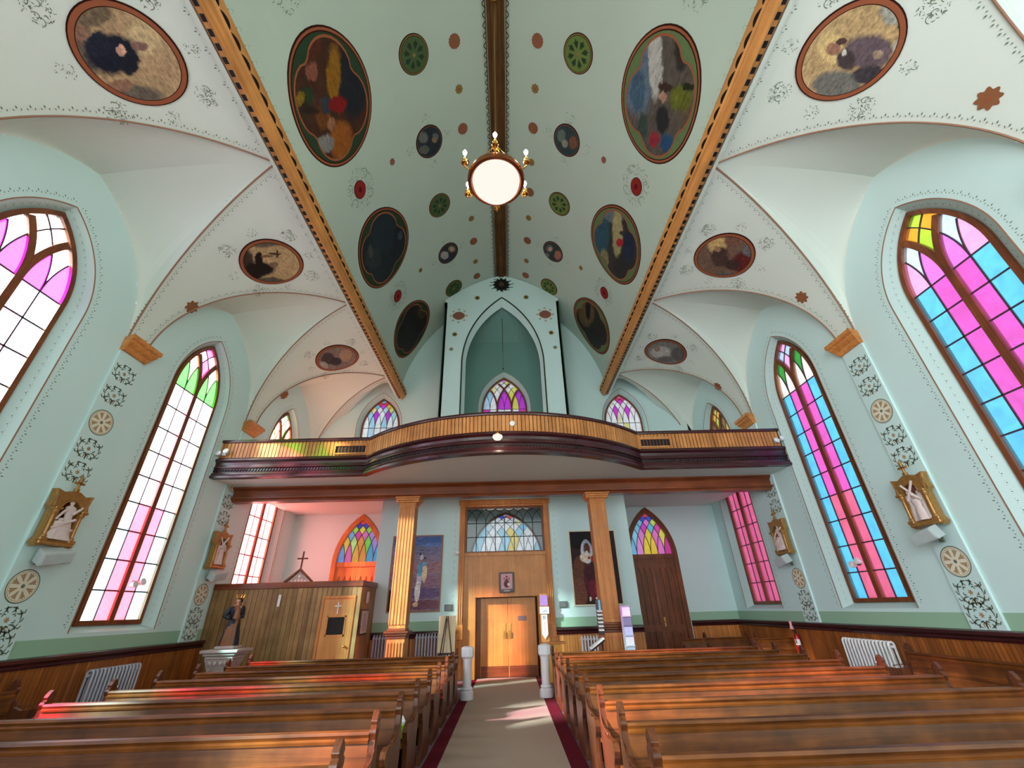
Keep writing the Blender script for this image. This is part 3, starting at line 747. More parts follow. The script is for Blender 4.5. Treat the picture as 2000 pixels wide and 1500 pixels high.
for x0 in (-1.72,1.62):
    v=1.6
    while v<5.0:
        cluster(g,Vector((x0,v,-.003)),Vector((0,1,0)),Vector((1,0,0)),.04); v+=.2
g.build('stencil_border',M['sten'],wv)
# main doors
g=G(yM(VY))
def flut(g,x0,x1,z0,z1,w0,n=4):
    g.box(x0,x1,z0,z1,w0,.02); d=(x1-x0)/n
    for k in range(n): g.tube([(x0+d*(k+.5),z0+.08,w0),(x0+d*(k+.5),z1-.08,w0)],d*.33,6,0,True,(1,0,0))
for s,xa,xb in ((-1,-1.56,-1.38),(1,1.3,1.48)):
    flut(g,xa,xb,1.35,5.0,-.06,3); g.bbox(xa-.02,xb+.02,1.0,1.36,-.09,.02,.015); g.box(xa,xb,0,1.0,-.07,.02)
g.bbox(-1.6,1.52,5.0,5.18,-.1,.03,.015); g.box(-1.56,1.48,4.94,5.0,-.07,.02)
d1=struct(g.build('door_1',M['goldz']),'tall wooden entrance with double doors, panel and glazed transom')
g=G(yM(VY)); dhh=[(-1.0,.0),(-1.0,2.14),(.98,2.14),(.98,.0)]
g.plate([(-1.38,0),(-1.38,3.42),(1.3,3.42),(1.3,0),(.96,0),(.96,2.14),(-1.0,2.14),(-1.0,0)],[],.02,.08)
g.box(-1.04,1.0,2.14,2.19,-.0,.1); g.box(-1.38,1.3,3.36,3.46,-.02,.1)
g.box(-1.0,-.98,0,2.14,.08,.4); g.box(.96,.98,0,2.14,.08,.3); g.build('door_surround_panel',M['panel'],d1)
for s,a,b in ((-1,-.84,.015),(1,.02,.9)):
    g=G(yM(VY)); g.bbox(a,b,.02,2.12,.22,.27,.006); lf=g.build('door_leaf',M['panel'],d1)
    g=G(yM(VY)); hx=-.1 if s<0 else .06; g.box(hx-.045,hx+.045,1.0,1.4,.21,.22); g.bbox(hx-.02,hx+.02,1.03,1.2,.17,.21,.01); g.build('push_plate',M['brass'],lf)
    g=G(yM(VY)); g.box(a+.02,b-.02,.03,.3,.212,.22); g.build('kick_plate',M['beam'],lf)
g=G(yM(VY)); g.box(-1.0,-.84,0,2.14,.24,.26); g.build('door_stop_board',M['winwood'],d1)  # darker brown board filling the gap left of the leaves
# transom
g=G(yM(VY)); g.plate([(-1.38,3.46),(-1.38,4.96),(1.3,4.96),(1.3,3.46)],[[(-1.32,3.5),(-1.32,4.88),(1.24,4.88),(1.24,3.5)]],0,.07); tr=g.build('transom_frame',M['winwood'],d1)
g=G(yM(VY)); g.poly([(-1.32,3.5,.04),(1.24,3.5,.04),(1.24,4.88,.04),(-1.32,4.88,.04)]); g.build('transom_glass',M['clear'],tr)
g=G(yM(VY)); n=8; dx=2.56/n
for k in range(n+1): g.strip([(-1.32+k*dx,3.5),(-1.32+k*dx,4.45)],.022,.025,.055)
for v in (3.95,4.4): g.strip([(-1.32,v),(1.24,v)],.022,.025,.055)
for k in range(n):
    for s in (-1,1):
        x0=-1.32+(k if s>0 else k+1)*dx; pts=[]
        for t in range(9):
            a=math.radians(9*t*1.0); R=dx*1.55; xx=x0+s*(R-R*math.cos(a)); 
            if xx<-1.33 or xx>1.25: break
            vv=4.42+R*math.sin(a)*.95
            if vv>4.88: break
            pts.append((xx,vv))
        if len(pts)>1: g.strip(pts,.022,.025,.055)
g.build('lead_cames',M['black'],tr)
g=G(yM(VY)); g.bbox(.33,.6,1.47,1.6,.212,.222,.004); sg_=g.build('door_sign',plain('sign_grey',(112,100,92),.4,.4),d1)
# floor, runner
g=G(); g.box(-9,9,-7,BACK+.2,-.1,0); struct(g.build('floor',M['floor']),'grey carpeted floor')
g=G(); g.box(-.92,.8,-6,VY+.2,0,.012); tag(g.build('aisle_carpet',M['beige']),'beige carpet runner along the centre aisle','carpet')
g=G(); g.box(-1.13,-.921,-6,VY-.02,0,.01); tag(g.build('border_carpet',M['maroon']),'maroon carpet strip along the left edge of the beige runner','carpet')
g=G(); g.box(.801,1.03,-6,VY-.02,0,.01); tag(g.build('border_carpet',M['maroon']),'maroon carpet strip along the right edge of the beige runner','carpet')
# ------------------------------------------------------------------ gallery balcony
R_=5.67; cyc=10.2+R_; 
path=[(-WX,11.85),(-4.02,11.85)]
a0=math.asin(4.02/R_)
arc_=[(R_*math.sin(-a0+2*a0*k/60),cyc-R_*math.cos(-a0+2*a0*k/60)) for k in range(61)]
def offs(o):
    """outline moved o metres towards the nave"""
    return [(-WX,11.85-o),(-4.02-o*.15,11.85-o)]+[(x*(1+o/R_),cyc+(y-cyc)*(1+o/R_)) for x,y in arc_[1:-1]]+[(4.02+o*.15,11.85-o),(WX,11.85-o)]
def sweep(g,prof,mi=0):
    """prof: (offset outward, z)"""
    rings=[]
    cols=[offs(o) for o,z in prof]
    for i in range(len(cols[0])): rings.append([(cols[k][i][0],cols[k][i][1],prof[k][1]) for k in range(len(prof))])
    g.loft(rings,mi)
bal=empty('balcony',(0,11.85,5.3)); tag(bal,'curved wooden gallery balcony with slatted front and dark cornice','balcony')
def bp(g,n,m_,**k):
    o=g.build(n,m_,None,**k); o.parent=bal; o.matrix_parent_inverse=bal.matrix_world.inverted(); return o
g=G(); sweep(g,[(.02,6.36),(.06,6.37),(.07,6.4),(.06,6.45),(-.14,6.45),(-.15,6.4),(-.1,6.36)]); bp(g,'top_rail',M['dark'])
g=G(); sweep(g,[(-.01,5.86),(-.01,6.37),(-.07,6.37),(-.07,5.86)],1)
def along(pts,step):
    P=[Vector(q) for q in pts]; out=[]; acc=0
    for i in range(len(P)-1):
        L=(P[i+1]-P[i]).length; t=(P[i+1]-P[i])/L; s=acc
        while s<L: out.append((P[i]+t*s,t)); s+=step
        acc=s-L
    return out
dense=[]
of=offs(0.0)
dense=of
for q,t in along(dense,.105):
    nrm=Vector((t.y,-t.x)); e=t*.043
    a=q-e; b=q+e
    g.loft([[(a.x,a.y,z0) ,(b.x,b.y,z0),(b.x+nrm.x*.018,b.y+nrm.y*.018,z0),(a.x+nrm.x*.018,a.y+nrm.y*.018,z0)] for z0 in (5.9,6.36)],0)
bp(g,'slatted_front',[M['slat'],M['dark']])
g=G(); sweep(g,[(-.05,5.9),(.03,5.9),(.05,5.87),(.11,5.85),(.12,5.8),(.06,5.75),(.05,5.68),(.06,5.62),(.09,5.6),(.09,5.58),(.05,5.56),(.05,5.46),(.1,5.44),(.12,5.38),(.15,5.34),(.15,5.28),(-.05,5.28)]); cor=bp(g,'cornice',M['dark'])
g=G()
for q,t in along(offs(.05),.085):
    nrm=Vector((t.y,-t.x)); e=t*.022
    a=q-e+nrm*.002; b=q+e+nrm*.002; sl=t*.018
    g.loft([[(a.x+k.x,a.y+k.y,z),(b.x+k.x,b.y+k.y,z),(b.x+k.x+nrm.x*.02,b.y+k.y+nrm.y*.02,z),(a.x+k.x+nrm.x*.02,a.y+k.y+nrm.y*.02,z)] for z,k in ((5.48,-sl),(5.545,sl))],0)
o=g.build('dentil_row',M['black']); o.parent=cor
g=G(); so=offs(.06); g.plate(so+[(WX,BACK),(-WX,BACK)],[],5.3,5.34,back=False,side=False)
g.plate(offs(-.05)+[(WX,BACK),(-WX,BACK)],[],5.6,5.62,back=False,side=False); bp(g,'soffit_and_floor',M['vault'])
for s,lab in ((-1,'left'),(1,'right')):
    g=G(); a,b=sorted((s*4.08,s*5.02)); g.M=yM(11.85); 
    g.plate([(a,5.94),(a,6.27),(b,6.27),(b,5.94)],[[(a+.03,5.98),(a+.03,6.19),(b-.03,6.19),(b-.03,5.98)]],-.05,-.015); vf=g.build('vent_grille',M['slat']); vf.parent=bal; vf.matrix_parent_inverse=bal.matrix_world.inverted()
    g=G(yM(11.85)); g.box(a+.03,b-.03,5.98,6.19,-.025,-.02,0); o=g.build('vent_opening',M['black']); o.parent=vf
    g=G(yM(11.85))
    for k in range(1,9): x=a+.03+(b-a-.06)*k/9; g.box(x-.01,x+.01,5.98,6.19,-.035,-.025)
    o=g.build('vent_bars',M['winwood']); o.parent=vf
# beam under the gallery
g=G()
pr=[(12.8,5.3),(12.8,5.26),(12.86,5.22),(12.9,5.18),(12.9,5.02),(12.84,5.0),(12.84,4.96),(12.9,4.92),(12.92,4.87),(13.2,4.87),(13.22,4.92),(13.25,5.0),(13.25,5.3)]
g.loft([[(x,y,z) for y,z in pr] for x in (-WX,WX-.02)])
struct(g.build('trim_4',M['beam']),'long moulded wooden beam below the balcony')
# columns
def column(cx,lab):
    r=empty('fluted_column',(cx,13.0,0)); tag(r,lab,'column','pair of fluted square columns')
    g=G(); g.box(-.22,.22,-.2,.2,1.42,4.62); d=.44/5
    for k in range(6):
        x=-.22+d*k; g.bbox(max(-.235,x-.022),min(.235,x+.022),-.225,.225,1.5,4.55,.008)
    for k in range(6):
        y=-.2+.08*k; g.bbox(-.235,.235,y-.014,y+.014,1.5,4.55,.004)
    part(g,'shaft',M['goldz'],r)
    g=G()
    for h,z0,z1 in ((.245,4.55,4.6),(.26,4.66,4.7),(.3,4.7,4.76),(.34,4.76,4.82),(.37,4.82,4.87)): g.bbox(-h,h,-h*.9,h*.9,z0,z1,.012)
    g.box(-.235,.235,-.215,.215,4.6,4.67)
    for k in range(9): x=-.22+.055*k; g.box(x-.014,x+.014,-.235,-.21,4.61,4.64)
    for s in (-1,1): g.ball((s*.3,-.26,4.74),(.05,.05,.06),8)
    part(g,'capital',M['goldz'],r)
    g=G()
    for h,z0,z1 in ((.25,1.36,1.42),(.32,1.3,1.36),(.29,1.25,1.3),(.26,1.18,1.25)): g.bbox(-h,h,-h*.9,h*.9,z0,z1,.012)
    part(g,'pedestal_moulding',M['beam'],r)
    g=G(); g.box(-.235,.235,-.215,.215,.0,1.2)
    for k in range(6):
        x=-.2+.08*k; g.bbox(x-.02,x+.02,-.24,.24,.1,1.1,.008)
    g.bbox(-.27,.27,-.25,.25,0,.12,.01)
    part(g,'pedestal',M['goldz'],r)
column(-2.93,'fluted oak column standing left of the entrance doors'); column(2.8,'fluted oak column standing right of the entrance doors')
# ------------------------------------------------------------------ arched alcove over the gallery
TY=15.6; TW=2.7; TC=.0
g=G(yM(TY)); top=[(TC-TW,5.6)]+[(TC-TW+2*TW*k/30,nave_z(TC-TW+2*TW*k/30)-.02) for k in range(31)]+[(TC+TW,5.6)]
ho=outline(1.84,5.6,11.3,15.0,20,TC)
g.plate(top,[[(a,b) if b>5.7 else (a,5.65) for a,b in ho]],0,.02)
i_=outline(1.66,5.65,11.3,14.6,20,TC)
for k in range(len(ho)-1):
    g.poly([(ho[k][0],max(5.65,ho[k][1]),0.0),(ho[k+1][0],max(5.65,ho[k+1][1]),0),(i_[k+1][0],i_[k+1][1],.3),(i_[k][0],i_[k][1],.3)],0)
g.plate([(TC-TW,5.6),(TC-TW,14.9),(TC,16.4),(TC+TW,14.9),(TC+TW,5.6)],[[(a,b) for a,b in i_]],.3,.3,back=False,side=False)
g.M=Matrix()
for s in (-1,1):     # side walls with a tall opening
    X=TC+s*TW; 
    a,b=sorted((X,X-s*.12)); g.box(a,b,TY+.0,TY+.35,5.6,14.7); g.box(a,b,16.7,BACK,5.6,14.7); g.box(a,b,TY+.35,16.7,12.2,14.7)
wt=struct(g.build('wall_alcove',M['wall']),'pale green arched alcove standing behind the balcony')
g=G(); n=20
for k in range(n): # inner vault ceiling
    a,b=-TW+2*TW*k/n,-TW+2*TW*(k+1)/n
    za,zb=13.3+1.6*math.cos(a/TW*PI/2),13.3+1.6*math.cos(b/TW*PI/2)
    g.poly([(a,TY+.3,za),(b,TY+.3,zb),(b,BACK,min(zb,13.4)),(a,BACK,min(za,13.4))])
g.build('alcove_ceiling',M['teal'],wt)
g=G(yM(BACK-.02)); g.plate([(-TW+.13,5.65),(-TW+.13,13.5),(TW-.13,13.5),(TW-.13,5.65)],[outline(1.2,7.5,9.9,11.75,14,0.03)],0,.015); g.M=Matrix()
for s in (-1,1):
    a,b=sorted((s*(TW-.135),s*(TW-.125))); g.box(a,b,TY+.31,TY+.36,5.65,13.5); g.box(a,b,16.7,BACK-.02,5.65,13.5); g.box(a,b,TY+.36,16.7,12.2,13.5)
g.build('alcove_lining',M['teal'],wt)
g=G(yM(TY)); g.strip([q for q in outline(1.8,5.7,11.3,14.95,26,TC)],.05,-.02,0.01); g.build('arch_moulding',M['darkgreen'],wt)
g=G(yM(TY)); 
for s in (-1,1): g.box(TC+s*(TW-.03)-.02,TC+s*(TW-.03)+.02,5.6,14.4,-.012,0)
g.build('edge_line',M['darkgreen'],wt)
# bosses painted on the alcove front
def disc(g,c,r,mi=0,w=0,n=24,sq=1.0):
    g.poly([(c[0]+r*math.cos(2*PI*k/n),c[1]+sq*r*math.sin(2*PI*k/n),w) for k in range(n)],mi)
def flat_boss(c,r,ms,lab,kind,grp):
    g=G(yM(TY))
    if kind=='pink':
        for k in range(8):
            a=2*PI*k/8; star(g,(c[0]+r*1.35*math.cos(a),c[1]+r*1.35*math.sin(a)),r*.34,1,-.004,6,.3)
        pts=[]; n=32
        for k in range(n):
            a=2*PI*k/n; rr=r*(1+.06*abs(math.cos(2*a))); pts.append((c[0]+rr*math.cos(a)*1.05,c[1]+rr*math.sin(a)*.85,-.006))
        g.poly(pts,1); g.poly([(c[0]+(q[0]-c[0])*.88,c[1]+(q[1]-c[1])*.88,-.009) for q in pts],0)
    else:
        star(g,c,r,0,-.006,8,.75); disc(g,c,r*.4,1,-.008)
    o=g.build('wall_medallion',ms); tag(o,lab,'medallion',grp)
for s,nm in ((-1,'left'),(1,'right')):
    flat_boss((s*2.02,13.35+.55),.27,[M['pinkbr'],M['sten2']],'pink oval boss with leafy rim on the alcove front, %s of its arch'%nm,'pink','bosses on the alcove front')
    flat_boss((s*2.2+.03,12.85),.13,[M['ochre'],M['darkgreen']],'small dark star boss %s of the alcove arch, below the pink oval'%nm,'star','bosses on the alcove front')
    flat_boss((s*2.32+.03,12.05),.1,[M['sten'],M['sten2']],'tiny pale star %s of the alcove arch, lowest of its row'%nm,'star','bosses on the alcove front')
    flat_boss((s*1.17,14.95),.14,[M['ochre'],M['darkgreen']],'small ochre star boss near the alcove top, %s of the crest'%nm,'star','bosses on the alcove front')
g=G(yM(TY)); star(g,(TC,15.75),.46,0,-.006,12,.75); disc(g,(TC,15.75),.33,1,-.01)
for a in range(0,360,30): ribbon(g,[(TC+.4*math.cos(math.radians(a)),15.75+.32*math.sin(math.radians(a))),(TC+.6*math.cos(math.radians(a+8)),15.75+.45*math.sin(math.radians(a+8)))],.05,0,-.004)
g.box(TC-.1,TC-.07,15.68,15.85,-.014,-.01,2); g.box(TC+.07,TC+.1,15.68,15.85,-.014,-.01,2); g.box(TC-.1,TC+.1,15.75,15.775,-.014,-.01,2); g.box(TC-.012,TC+.012,15.6,15.95,-.014,-.01,2); g.box(TC-.06,TC+.06,15.88,15.91,-.014,-.01,2)
tag(g.build('painted_crest',[M['darkgreen'],M['black'],M['ochre']]),'dark leafy crest at the top of the alcove front','crest')
# hanging wire in alcove
g=G(); g.tube([(0,16.4,14.4),(0,16.4,12.4)],.012,5); g.tube([(0,16.4,12.4),(0,16.4,11.5)],.006,5); g.lathe([(.0,0),(.025,.02),(.025,.1),(0,.12)],8,(0,16.4,11.4))
tag(g.build('hanging_cord',M['black']),'thin dark cord hanging inside the alcove above its window','cord')
# ------------------------------------------------------------------ chandelier
CX,CY,CZ=-.03,4.9,8.62
ch=empty('chandelier',(CX,CY,CZ)); tag(ch,'brass chandelier with glowing glass bowl and candle lamps hanging from the ridge','chandelier')
g=G(); g.lathe([(.02,-.32),(.2,-.28),(.33,-.2),(.41,-.08),(.43,.02),(.4,.02),(.3,-.16)],28,(0,0,0)); part(g,'glass_bowl',M['globe'],ch,smooth=True)
g=G()
n=36; pr=[(.43,0),(.455,-.03),(.5,-.02),(.52,.03),(.5,.1),(.46,.12),(.43,.1)]
rings=[[(r*math.cos(2*PI*k/n),r*math.sin(2*PI*k/n),z) for r,z in pr] for k in range(n+1)]
g.loft(rings,0,True,False); part(g,'ring',M['copper'],ch,smooth=True,auto=40)
for k in range(6):
    a=2*PI*k/6+PI/2; ca,sa=math.cos(a),math.sin(a)
    g=G(); g.tube([(ca*.5,sa*.5,.03),(ca*.56,sa*.56,-.03),(ca*.63,sa*.63,0),(ca*.63,sa*.63,.1)],.014,6)
    g.lathe([(.01,0),(.05,.01),(.06,.03),(.02,.05),(.03,.1),(.045,.12),(.0,.13)],10,(ca*.63,sa*.63,.06)); arm=part(g,'arm',M['brass'],ch,smooth=True,auto=40)
    g=G(); g.lathe([(.013,0),(.013,.14)],8,(ca*.63,sa*.63,.18)); o=g.build('candle_sleeve',M['white']); o.parent=arm
    g=G(); g.lathe([(.008,0),(.03,.02),(.038,.06),(.022,.1),(.003,.14)],10,(ca*.63,sa*.63,.32)); o=g.build('bulb',M['bulb'],smooth=True); o.parent=arm
g=G()
for k in range(4):
    a=2*PI*k/4+.5; g.tube([(.47*math.cos(a),.47*math.sin(a),.1),(.05*math.cos(a),.05*math.sin(a),1.0)],.008,5)
g.lathe([(.01,.96),(.06,1.0),(.05,1.08),(.015,1.12)],10); g.lathe([(.012,1.1),(.012,7.55)],6); g.lathe([(.1,7.56),(.02,7.46)],12)
part(g,'chain',M['brass'],ch)
pl=bpy.data.lights.new('chandelier_light','POINT'); pl.energy=140; pl.color=(1,.88,.7); pl.shadow_soft_size=.25
po=bpy.data.objects.new('chandelier_light',pl); C.objects.link(po); po.parent=ch; po.location=(0,0,.55)
# small lamps on the balcony front
pd=empty('pendant_lamp',(-.15,9.85,5.5)); tag(pd,'small glowing bowl lamp on the middle of the balcony front','lamp')
g=G(); g.lathe([(.01,0),(.09,.03),(.13,.09),(.12,.13),(.05,.17)],16,(0,0,.02)); part(g,'glass_shade',M['globe'],pd,smooth=True)
g=G(); g.lathe([(.05,.18),(.06,.2),(.03,.25),(.012,.27),(.012,.34)],12); g.tube([(0,0,.32),(0,.2,.34)],.012,6); part(g,'lamp_mount',M['brass'],pd)
pl=bpy.data.lights.new('pendant_light','POINT'); pl.energy=14; pl.color=(1,.85,.65); pl.shadow_soft_size=.1
po=bpy.data.objects.new('pendant_light',pl); C.objects.link(po); po.parent=pd; po.location=(0,-.16,.05)
g=G(Matrix.Translation((.24,10.17,6.1))@Matrix.Rotation(PI/2,4,'X')); g.lathe([(.07,0),(.075,.02),(.06,.05),(.02,.055)],18); g.lathe([(.02,.05),(.02,.07)],8)
tag(g.build('smoke_detector',M['white'],smooth=True,auto=30),'round white detector on the slatted balcony front, right of centre','detector')
def flood(loc,rz,lab):
    r=empty('emergency_light',loc,rz); tag(r,lab,'emergency light')
    g=G(); g.bbox(-.06,.06,-.03,.0,-.06,.06,.01); part(g,'mount',M['winwood'] if 'window' in lab else M['white'],r)
    for s in (-1,1):
        g=G(Matrix.Translation((s*.1,-.1,.03*s))@Matrix.Rotation(PI/2-.3,4,'X')@Matrix.Rotation(.0,4,'Y')); g.lathe([(.03,-.08),(.05,-.05),(.075,.03),(.078,.045),(.06,.05)],14)
        hd=part(g,'lamp_head',M['white'],r,smooth=True,auto=40)
        g=G(); g.tube([(0,-.02,0),(s*.1,-.06,.03*s)],.012,6); part(g,'lamp_arm',M['white'],r)
flood((WX+.03,sk(10.53,WX)+.03,2.55),PI*.5-PI,'twin white emergency lamp heads mounted on the right tall window mullion')
flood((-WX-.03,sk(10.53,-WX)+.05,2.52),PI*.5,'twin pale emergency lamp heads mounted on the left tall window mullion')
flood((WX-.14,11.8,6.05),0,'twin white emergency lamps at the right end of the balcony')
flood((-WX+.16,11.8,6.03),0,'twin pale emergency lamps at the left end of the balcony')
# lamps on the ceiling under the gallery
for (x0,x1,lab) in ((-.85,.85,'long fluorescent strip light under the gallery above the entrance'),(3.9,5.1,'fluorescent strip light under the gallery, right of the right column')):
    r=empty('strip_light',((x0+x1)/2,13.62,5.1)); tag(r,lab,'lamp'); L=(x1-x0)/2
    g=G(); g.bbox(-L,L,-.05,.05,.05,.19,.01); part(g,'housing',M['white'],r)
    for y in (-.035,.035): g=G(); g.tube([(-L+.02,y,.03),(L-.02,y,.03)],.014,8); part(g,'tube',M['tube'],r)
# ------------------------------------------------------------------ confessional
cf=empty('confessional',(-6.24,13.3,0)); tag(cf,'tall boarded wooden confessional in the left rear corner','confessional')
x0,x1=-2.12,2.1
g=G(); g.box(x0,1.1-.04,0,.06,0,2.5); g.box(1.9+.04-.0,x1,0,.06,0,2.5); g.box(1.06,1.94,0,.06,2.2,2.5); part(g,'front_boards',M['conf'],cf)
g=G(); g.box(x1-.06,x1,.06,1.42,0,2.5); part(g,'side_boards',M['conf'],cf)
g=G(); g.box(x0,x1,0.0,1.42,2.6,2.64); g.bbox(x0,x1+.03,-.03,.03,2.48,2.64,.01); g.bbox(x1-.03,x1+.03,.03,1.42,2.48,2.64,.01); part(g,'top_fascia',M['beam'],cf)
g=G(); 
for a,b in ((1.03,1.09),(1.91,1.97)): g.bbox(a,b,-.02,.04,0,2.2,.008)
g.bbox(1.03,1.97,-.02,.04,2.18,2.25,.008); part(g,'door_casing',M['goldz'],cf)
g=G(); g.plate([(1.1,.02),(1.1,2.17),(1.9,2.17),(1.9,.02)],[[(1.27,1.3),(1.27,1.72),(1.73,1.72),(1.73,1.3)]],0,.035); g.M=Matrix(); 
g2=G(); g2.M=Matrix(((1,0,0,0),(0,0,1,.0),(0,1,0,0),(0,0,0,1)))
g2.plate([(1.1,.02),(1.1,2.17),(1.9,2.17),(1.9,.02)],[[(1.27,1.3),(1.27,1.72),(1.73,1.72),(1.73,1.3)]],0,.035)
dr=part(g2,'door',M['confdoor'],cf)
g=G(); g.box(1.27,1.73,.02,.03,1.3,1.72); o=g.build('door_window',M['black']); o.parent=dr
g=G()
for a,b,c_,d_ in ((1.24,1.27,1.26,1.76),(1.73,1.76,1.26,1.76),(1.24,1.76,1.72,1.76),(1.24,1.76,1.26,1.3)): g.box(a,b,-.012,.01,c_,d_)
o=g.build('window_bead',M['goldx']); o.parent=dr
g=G(); g.bbox(1.485,1.515,-.015,.0,1.8,2.1,.004); g.bbox(1.41,1.59,-.015,.0,1.98,2.01,.004); o=g.build('door_cross',M['white']); o.parent=dr
g=G(); g.ball((1.82,-.05,1.02),.032,10); g.lathe([(.012,0),(.012,.05)],8,(1.82,-.02,1.0)); o=g.build('door_knob',M['brass'],smooth=True); o.parent=dr
g=G(Matrix.Translation((-6.42,13.28,2.18))); g.bbox(-.035,.035,-.02,.015,-.16,.14,.008); tag(g.build('white_holder',M['white']),'narrow white box fixed to the confessional front boards','box')
# gable and cross on top
gb=empty('gable_ornament',(-6.32,14.0,2.64)); tag(gb,'small carved gable with a cross standing on top of the confessional','ornament')
g=G()
for s in (-1,1): g.loft([[(s*.42,y,-.0),(s*.42,y,.07),(0,y,.42),(0,y,.35)] for y in (-.05,.05)])
part(g,'gable_frame',M['winwood'],gb)
g=G(Matrix(((1,0,0,0),(0,0,1,0),(0,1,0,0),(0,0,0,1)))); g.plate([(-.36,0),(0,.34),(.36,0)],[[(cx+.045*math.cos(k*PI/4),cz+.045*math.sin(k*PI/4)) for k in range(8)] for cx,cz in ((0,.2),(-.1,.08),(.1,.08),(0,.09),(-.2,.06),(.2,.06))],-.01,.01); part(g,'gable_tracery',M['stone'],gb)
g=G(); g.bbox(-.02,.02,-.02,.02,.38,.88,.005); g.bbox(-.13,.13,-.02,.02,.68,.72,.005)
for a,b in ((0,.89),(-.14,.7),(.14,.7)): g.ball((a,0,b),.028,8)
part(g,'cross',M['winwood'],gb)
# framed notice on confessional side
ps=empty('framed_notice',(-4.12,13.7,1.58)); tag(ps,'dark framed notice with pale sheet on the confessional side wall','picture frame')
g=G(); g.bbox(0,.04,-.33,.33,-.32,.32,.01); part(g,'frame',M['dark'],ps)
g=G(); g.box(.04,.045,-.29,.29,-.28,.28); part(g,'mount',M['stone'],ps); g=G(); g.box(.045,.05,-.2,.1,-.22,.22); part(g,'sheet',plain('grey_sheet',(150,150,156),.6),ps)
g=G(); g.bbox(-4.12,-4.05,13.72,13.82,2.05,2.35,.01); tag(g.build('thermostat',M['stone']),'small pale box high on the confessional side wall','box')
# ------------------------------------------------------------------ pews
def make_pew(L,lab,grp,name='pew'):
    """centre at origin, length L along x, back at y=0, seat towards -y"""
    r=empty(name,(0,0,0)); tag(r,lab,'pew',grp); h=L/2
    g=G()
    lean=lambda z:.0+(z-.43)*.16
    def bk(z0,z1,t=.02,o=0): 
        g.loft([[(x,lean(z0)-o-t,z0),(x,lean(z0)+.015,z0),(x,lean(z1)+.015,z1),(x,lean(z1)-o-t,z1)] for x in (-h+.03,h-.03)])
    bk(.34,.55); bk(.555,.79); part(g,'backrest',M['pew'],r)
    g=G(); g.loft([[(x,y+lean(.82),z) for y,z in ((-.045,.78),(-.05,.8),(-.03,.815),(-.045,.84),(-.035,.862),(.02,.866),(.045,.85),(.035,.8),(.03,.78))] for x in (-h+.03,h-.03)]); part(g,'top_rail',M['pew'],r)
    g=G(); g.loft([[(x,y,z) for y,z in ((-.5,.4),(-.515,.415),(-.5,.44),(-.25,.42),(.0,.41),(.02,.43),(.02,.4))] for x in (-h+.03,h-.03)]); part(g,'seat',M['pew'],r)
    g=G(); g.box(-h+.03,h-.03,.02,.035,.1,.3); part(g,'lower_board',M['pewend'],r)
    prof=[(.14,0),(.15,.06),(.1,.12),(.09,.3),(.12,.45),(.13,.6),(.12,.74),(.14,.8),(.18,.845),(.185,.88),(.15,.9),(.17,.93),(.15,.97),(.105,1.01),(.07,.97),(.045,.93),(.06,.9),(.03,.88),(.02,.85),(.04,.8),(.03,.72),(-.03,.64),(-.14,.6),(-.28,.6),(-.4,.625),(-.49,.61),(-.53,.56),(-.5,.5),(-.45,.44),(-.44,.3),(-.45,.15),(-.5,.08),(-.5,0)]
    for s in (-1,1):
        g=G(Matrix(((0,0,1,s*(h-.0)),(1,0,0,0),(0,1,0,0),(0,0,0,1)))); g.plate(prof,[],-.028,.028)
        o=part(g,'end_panel',M['pewend'],r,bevel=.008)
        g=G(); g.ball((s*h,.115,.93),(.036,.03,.03),8); g.tube([(s*h+s*.03,.09,.86),(s*h+s*.03,.05,.74),(s*h+s*.03,-.05,.66),(s*h+s*.03,-.3,.64)],.008,5); k=g.build('end_carving',M['pewend'],smooth=True); k.parent=o
    g=G(); g.loft([[(x,y,z) for y,z in ((.07,.62),(.16,.6),(.17,.64),(.155,.65),(.15,.615),(.08,.635))] for x in (-h+.3,h-.3)]); part(g,'book_ledge',M['pewend'],r)
    return r
rows=[1.05,2.0,2.95,3.9,4.87,5.87,6.86,7.86,8.84,9.86,10.85,11.75]
ordn=['','','nearest','second nearest','third nearest','fourth nearest','fifth nearest','sixth nearest','seventh nearest','eighth nearest','ninth nearest','farthest']
PL=4.85; first=None; HY=.11
for s in (-1,1):
    for i,y in enumerate(rows):
        if i<2: continue
        side='left' if s<0 else 'right'
        lab='long brown oak pew, %s row of the %s block'%(ordn[i],side) if i>2 else 'long brown oak pew cut by the bottom edge, %s block'%side
        if first is None: pw=first=make_pew(PL,lab,'pews of the %s block'%side)
        else: pw=copy_tree(first); tag(pw,lab,'pew','pews of the %s block'%side)
        pw.location=((-3.62 if s<0 else 3.5),y-HY,0)
def short_pew(x,y,rz,L,lab): 
    p=make_pew(L,lab,'short pews along the walls'); p.location=(x,y,0); p.rotation_euler=(0,0,rz); return p
short_pew(7.8,8.35,-PI/2,2.6,'short brown pew standing against the right wainscot, near its radiator')
short_pew(-7.75,6.9,PI/2,2.6,'short dark pew standing against the left wainscot')
short_pew(5.68,14.75,0,.7,'narrow orange-brown pew seat at the right rear, beside the dark arched door')
short_pew(6.75,14.9,0,1.3,'short dark pew at the right rear under the pink window')
short_pew(7.75,14.0,0,1.1,'short dark pew at the right rear, next to the right wall')
